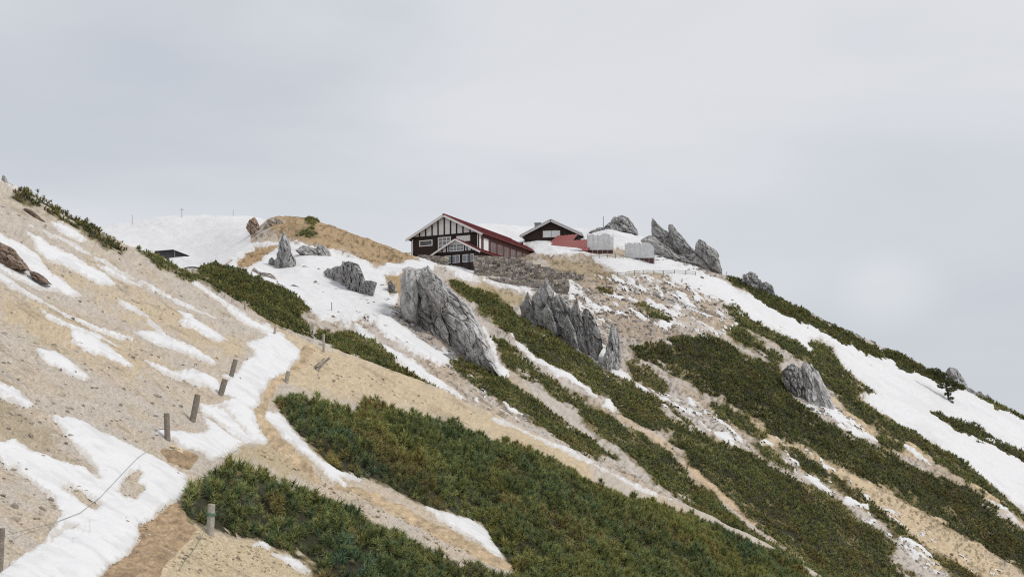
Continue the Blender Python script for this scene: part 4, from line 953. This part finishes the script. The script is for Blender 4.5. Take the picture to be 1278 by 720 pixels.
def shed(p, q, d, rz, w, l, h0, h1, label):
    o = at(p, q, d); t = empty('outbuilding', o, rz, label=label, cat='outbuilding')
    bm = bmesh.new(); prism(bm, [(0, -3), (l, -3), (l, h1-.15), (0, h0-.15)], 'x', -w/2, w/2); bm_obj('wall', bm, M_SIDEWALL, t)
    bm = bmesh.new(); v = (h1-h0)/l
    prism(bm, [(-.6, h0-.6*v-.1), (l+.4, h1+.4*v-.1), (l+.4, h1+.4*v+.06), (-.6, h0-.6*v+.06)], 'x', -w/2-.5, w/2+.5)
    x = -w/2-.2; bm2 = bmesh.new()
    while x < w/2+.4:
        prism(bm2, [(-.6, h0-.6*v+.061), (l+.4, h1+.4*v+.061), (l+.4, h1+.4*v+.15), (-.6, h0-.6*v+.15)], 'x', x-.07, x+.07); x += .8
    rf = bm_obj('roof', bm, M_RED2, t); bm_obj('seam', bm2, M_SEAM, rf)
    if w > 5:
        bm = bmesh.new(); P_ = lambda x_, y_: Vector((x_, y_, h0+y_*v+.16)); n_ = Vector((0, -.12, .22))
        tri = [P_(-w/2-.52, -.7), P_(w/2-.6, -.7), P_(w/2-2.2, .3), P_(-.6, 1.2), P_(-w/2-.52, 2.9)]
        A = [bm.verts.new(p-n_*.3) for p in tri]; B_ = [bm.verts.new(p+n_) for p in tri]; bm.faces.new(A); bm.faces.new(B_[::-1])
        for q in range(5): bm.faces.new((A[q], B_[q], B_[(q+1) % 5], A[(q+1) % 5]))
        bm_obj('roof_snow', bm, M_ROOFSNOW, rf)
shed(706, 314, 215, math.radians(-25), 8.6, 4.8, .1, 2.75, 'wide low outbuilding with bright red lean-to roof below the smaller hut')
shed(701, 303, 222, math.radians(-25), 3.6, 2.6, .3, 1.75, 'little red roofed box standing above the wide red roof')
# sheeted screens
def screen(p0, p1, top, bot, d0, d1, label, n):
    a = at(p0, bot, d0); b = at(p1, bot, d1); h = (bot-top)*d0/F; u = (b-a); Lg = Vector((u.x, u.y, 0)).length; rz = math.atan2(u.y, u.x)
    t = empty('sheeted_screen', a, rz, label=label, cat='screen', group='white sheeted screens on the ridge')
    bm = bmesh.new(); N_ = n*6; rows = 8; dz = u.z
    vs = []
    for j in range(rows+1):
        for i in range(N_+1):
            f_ = i/N_; y = -.05-.11*abs(math.sin(f_*math.pi*n))*math.sin(math.pi*j/rows*.8+.3)+random.uniform(-.02, .02)
            vs.append(bm.verts.new((f_*Lg, y, f_*dz+.45+(h*(1-.22*math.exp(-f_/.07)-.15*math.exp(-(1-f_)/.05))-.45)*j/rows+((.22*math.sin(f_*11)+random.uniform(-.12, .12)) if j == rows else 0))))
    for j in range(rows):
        for i in range(N_):
            k = j*(N_+1)+i; bm.faces.new((vs[k], vs[k+1], vs[k+N_+2], vs[k+N_+1]))
    o = bm_obj('sheet', bm, M_SHEET, t)
    md = o.modifiers.new('thickness', 'SOLIDIFY'); md.thickness = .04
    for i in range(n+1):
        bm = bmesh.new(); f_ = i/n; tube(bm, [(f_*Lg, .05, f_*dz-1.5), (f_*Lg, .05, f_*dz+h+.1)], .07, .07, 6); bm_obj('post', bm, M_GREYROOF, t)
    bm = bmesh.new()
    bm.faces.new([bm.verts.new(v) for v in ((0, .12, -1.2), (Lg, .12, dz-1.2), (Lg, .12, dz+.7), (0, .12, .7))])
    o = bm_obj('base_boards', bm, M_SIDEWALL, t); md = o.modifiers.new('thickness', 'SOLIDIFY'); md.thickness = .08
screen(733, 765, 293, 315, 214, 212, 'white sheeted screen nearer the red roof', 5)
screen(780, 816, 304, 325, 210, 205, 'white sheeted screen farther right, below the rock dome', 6)
# buried building at the far left
o = at(212, 326, 226); t = empty('snowbound_hut', o, math.radians(12), label='dark roof of a snowbound hut behind the left gravel slope', cat='hut')
k = 226/F
bm = bmesh.new(); prism(bm, [(-24*k, -2), (27*k, -2), (27*k, 5*k), (4*k, 13.5*k), (-18*k, 11*k), (-24*k, 3*k)], 'y', 0, 6); bm_obj('wall', bm, M_DARKROOF, t)
bm = bmesh.new(); roof_slab(bm, 29*k, 4.6*k, 4*k, 13.6*k, -.4, 6.4, .12); roof_slab(bm, -18*k, 11*k, 4*k, 13.6*k, -.4, 6.4, .12); bm_obj('roof', bm, M_DARKROOF, t)
bm = bmesh.new(); tube(bm, [(6*k, -.3, 1*k), (6*k, -.3, 13*k)], .06, .06, 6); bm_obj('post', bm, M_GREYROOF, t)

# ------------------------------------------------------------------ stone walls
def stone_wall(pts, hpx, d, label, seed, thick=1.2):
    """dry stone wall: courses of separate rough blocks, base line given in picture points"""
    rg = np.random.default_rng(seed); Vs_, Fs, Ts = [], [], []; o_ = 0
    B = [at(p, q, dd_) for (p, q), dd_ in zip(pts, d)]
    for i in range(1, len(B)-1):
        t_ = i/(len(B)-1); q_ = B[0].lerp(B[-1], t_); B[i] = Vector((q_.x, q_.y, B[i].z))
    cum = [0]
    for a, b_ in zip(B, B[1:]): cum.append(cum[-1]+(b_-a).length)
    def pos(s):
        s = min(max(s, 0), cum[-1])
        i = min(max(int(np.searchsorted(cum, s))-1, 0), len(B)-2); t = (s-cum[i])/(cum[i+1]-cum[i]); return B[i].lerp(B[i+1], t), (B[i+1]-B[i]).normalized(), i+t
    ch = .36; s_ = 0
    hs_ = [h*dd_/F for h, dd_ in zip(hpx, d)]
    for row in range(-3, 40):
        s = -rg.uniform(0, .4)
        while s < cum[-1]:
            w = rg.uniform(.35, .85); c, t, fi = pos(s+w/2); s += w
            hh = np.interp(fi, range(len(hs_)), hs_)
            z = row*ch
            if z > hh+rg.uniform(-.1, .05): continue
            v = np.array([[x, y, z_] for x in (-1, 1) for y in (-1, 1) for z_ in (-1, 1)], float)
            v = v*np.array([w/2*.98, thick/2, ch/2*1.04])*rg.uniform(.86, 1.06, (8, 3)); v[:, 1] += rg.normal(0, .07)
            nx = Vector((-t.y, t.x, 0)).normalized(); tx = Vector((t.x, t.y, 0)).normalized()
            wv = np.array([list(c+tx*float(p[0])+nx*float(p[1])+Vector((0, 0, float(p[2])+z+ch/2))) for p in v])
            f = np.array([(0, 1, 3, 2), (4, 6, 7, 5), (0, 4, 5, 1), (2, 3, 7, 6), (0, 2, 6, 4), (1, 5, 7, 3)])
            Vs_.append(wv); Fs.append(f+o_); o_ += 8
            Ts.append(np.tile(np.array([.27, .245, .22])*rg.uniform(.55, 1.4)*np.array([1, rg.uniform(.93, 1.03), rg.uniform(.85, 1.05)]), (8, 1)))
    V = np.concatenate(Vs_); og = np.array(B[0])
    ob = np_mesh('stone_wall', V-og, np.concatenate(Fs), M_STONE, tint=np.concatenate(Ts)); ob.location = og
    return tag(ob, label, 'stone wall', 'dry stone walls below the huts')
stone_wall([(593, 343), (640, 344), (690, 347)], [22, 23, 9], [188.5, 187.5, 188.5], 'tall dry stone wall right of the porch of the large hut', 1)
stone_wall([(592, 358), (650, 360), (708, 361)], [10, 12, 9], [177, 176, 177], 'lower dry stone terrace wall in front of the tall one', 2)
stone_wall([(524, 336), (556, 339)], [17, 17], [194, 191], 'short dry stone wall left of the porch', 3)
stone_wall([(688, 349), (726, 351)], [12, 7], [189, 190], 'low crumbling stone wall running on right of the tall wall', 4)

# ------------------------------------------------------------------ fences and poles on the ridge
def fence(pts, hpx, label, dmin=150, step=1):
    B = [hit(p, q, dmin) for p, q in pts]; t = empty('rail_fence', B[0], label=label, cat='fence'); o = B[0]
    for b_ in B:
        h = hpx*b_.y/F; bm = bmesh.new(); tube(bm, [b_-o-Vector((0, 0, .3)), b_-o+Vector((random.uniform(-.08, .08), 0, h))], .07, .06, 6); bm_obj('post', bm, M_WOODPOST, t)
    for f_ in (.5, .9):
        bm = bmesh.new(); tube(bm, [b_-o+Vector((0, -.06, hpx*b_.y/F*f_)) for b_ in B], .045, None, 5); bm_obj('rail', bm, M_WOODPOST, t)
fence([(770,346),(781,345),(792,345),(803,345),(815,345),(828,345),(842,345),(856,345),(868,346)], 6, 'dark rail fence crossing the snow below the white screens')
fence([(738,322),(748,323),(758,323),(768,324),(778,325)], 7, 'short dark fence at the foot of the nearer white screen')
fence([(780,357),(800,366),(824,374),(850,383),(880,393),(905,402)], 4, 'low rail fence slanting down across patchy snow under the screens')
def pole(p, q, top, label, r=.06, dmin=150, arm=True, d=None):
    b = hit(p, q, dmin) if d is None else at(p, q, d); h = (q-top)*b.y/F
    bm = bmesh.new(); tube(bm, [(0, 0, -1.), (0, 0, h)], r, r*.8, 6)
    if arm: tube(bm, [(-.5, 0, h*.85), (.5, 0, h*.85)], r*.7, None, 5)
    o = bm_obj('utility_pole', bm, M_GREYROOF); o.location = b; tag(o, label, 'pole', 'thin poles on the ridge')
pole(165, 283, 269, 'thin pole on the far snow dome, nearest the left slope', .09, 270, False)
pole(227, 275, 261, 'thin pole with crossarm in the middle of the far snow dome', .1, 270)
pole(291, 274, 263, 'thin pole at the right end of the far snow dome', .09, 270, False)
pole(753, 287, 270, 'thin mast left of the rock dome on the skyline', .09, 200, False, 244)
pole(901, 349, 335, 'thin stake right of the tallest skyline blades', .07, 150, False)
pole(907, 351, 340, 'thin stake at the start of the right skyline hedge', .07, 150, False)
pole(414, 389, 376, 'thin stake in snow under the broken outcrop', .06, 100, False)

# ------------------------------------------------------------------ camera, light, sky
cam = bpy.data.cameras.new('camera'); co = bpy.data.objects.new('camera', cam); COL.objects.link(co)
co.location = (0, 0, 0); co.rotation_euler = (math.radians(90), 0, 0)
cam.sensor_width = 36; cam.lens = 36*F/1278; cam.shift_y = (HY-360)/1278; cam.clip_end = 8000; cam.clip_start = .1
SC.camera = co
SUN_EL, SUN_AZ = 50, 112          # degrees; azimuth measured from straight ahead towards the right
sun = bpy.data.lights.new('sun', 'SUN'); sun.energy = 1.75; sun.angle = math.radians(12); sun.color = (1, .965, .92)
so = bpy.data.objects.new('sun', sun); COL.objects.link(so)
az = math.radians(SUN_AZ); el = math.radians(SUN_EL)
sd = Vector((math.sin(az)*math.cos(el), math.cos(az)*math.cos(el), math.sin(el)))
so.rotation_euler = (-sd).to_track_quat('-Z', 'Y').to_euler()
w = bpy.data.worlds.new('World'); SC.world = w; w.use_nodes = True
nt = w.node_tree; N = nt.nodes; Lk = nt.links; bg = N['Background']
sky = N.new('ShaderNodeTexSky'); sky.sky_type = 'NISHITA'; sky.sun_disc = False; sky.sun_elevation = el; sky.sun_rotation = az
tc = N.new('ShaderNodeTexCoord'); mp = N.new('ShaderNodeMapping'); mp.inputs['Scale'].default_value = (1.0, 1.0, 3.4); mp.inputs['Location'].default_value = (2.3, .4, .2)
Lk.new(tc.outputs['Generated'], mp.inputs['Vector'])
n1 = N.new('ShaderNodeTexNoise'); n1.inputs['Scale'].default_value = 2.1; n1.inputs['Detail'].default_value = 5; n1.inputs['Roughness'].default_value = .5; n1.inputs['Distortion'].default_value = .3
Lk.new(mp.outputs[0], n1.inputs['Vector'])
def math_(op, a, b):
    m = N.new('ShaderNodeMath'); m.operation = op
    for k_, v_ in ((0, a), (1, b)):
        if isinstance(v_, (int, float)): m.inputs[k_].default_value = v_
        else: Lk.new(v_, m.inputs[k_])
    return m.outputs[0]
def cloud_bank(px_, py_, sx, sz, soft=1.):
    # a bank of cloud round one direction of the sky, with an edge broken up by the noise
    v = Vector(((px_-CX)/F, 1, (HY-py_)/F)).normalized()
    a = N.new('ShaderNodeVectorMath'); a.operation = 'SUBTRACT'; Lk.new(tc.outputs['Generated'], a.inputs[0]); a.inputs[1].default_value = v
    b = N.new('ShaderNodeVectorMath'); b.operation = 'MULTIPLY'; Lk.new(a.outputs[0], b.inputs[0]); b.inputs[1].default_value = (1/sx, .4, 1/sz)
    l = N.new('ShaderNodeVectorMath'); l.operation = 'LENGTH'; Lk.new(b.outputs[0], l.inputs[0])
    d_ = math_('ADD', l.outputs['Value'], math_('MULTIPLY', math_('SUBTRACT', n1.outputs['Fac'], .5), 1.6))
    r = N.new('ShaderNodeMapRange'); r.interpolation_type = 'SMOOTHSTEP'; r.inputs['From Min'].default_value = 1.15; r.inputs['From Max'].default_value = .1
    Lk.new(d_, r.inputs['Value']); return r.outputs['Result']
fac = math_('ADD', math_('MULTIPLY', math_('SUBTRACT', n1.outputs['Fac'], .5), .75), .86)
for px_, py_, sx, sz, amt in ((60, 110, .42, .115, -.47), (330, 60, .22, .06, -.14), (1230, 330, .34, .24, -.23), (1180, 470, .28, .12, -.15), (1105, 360, .045, .035, .30), (900, 130, .22, .05, -.10)):
    fac = math_('ADD', fac, math_('MULTIPLY', cloud_bank(px_, py_, sx, sz), amt))
cr = N.new('ShaderNodeValToRGB'); cr.color_ramp.elements[0].position = 0; cr.color_ramp.elements[0].color = (.52, .56, .625, 1)
cr.color_ramp.elements[1].position = 1; cr.color_ramp.elements[1].color = (.775, .78, .805, 1)
e_ = cr.color_ramp.elements.new(.6); e_.color = (.665, .695, .735, 1)
Lk.new(fac, cr.inputs['Fac'])
sc_ = N.new('ShaderNodeMix'); sc_.data_type = 'RGBA'; sc_.blend_type = 'MULTIPLY'; sc_.inputs[0].default_value = 1; sc_.inputs[7].default_value = (10, 10, 10, 1); sc_.clamp_result = False
Lk.new(cr.outputs['Color'], sc_.inputs[6])
mx = N.new('ShaderNodeMix'); mx.data_type = 'RGBA'; mx.inputs[0].default_value = .93
Lk.new(sky.outputs['Color'], mx.inputs[6]); Lk.new(sc_.outputs[2], mx.inputs[7])
Lk.new(mx.outputs[2], bg.inputs['Color']); bg.inputs['Strength'].default_value = .1
SC.view_settings.view_transform = 'Standard'; SC.view_settings.look = 'None'; SC.view_settings.gamma = 1; SC.view_settings.use_curve_mapping = False
SC.view_settings.exposure = 0
SC.cycles.max_bounces = 6; SC.cycles.use_denoising = False; SC.cycles.filter_width = 1.1
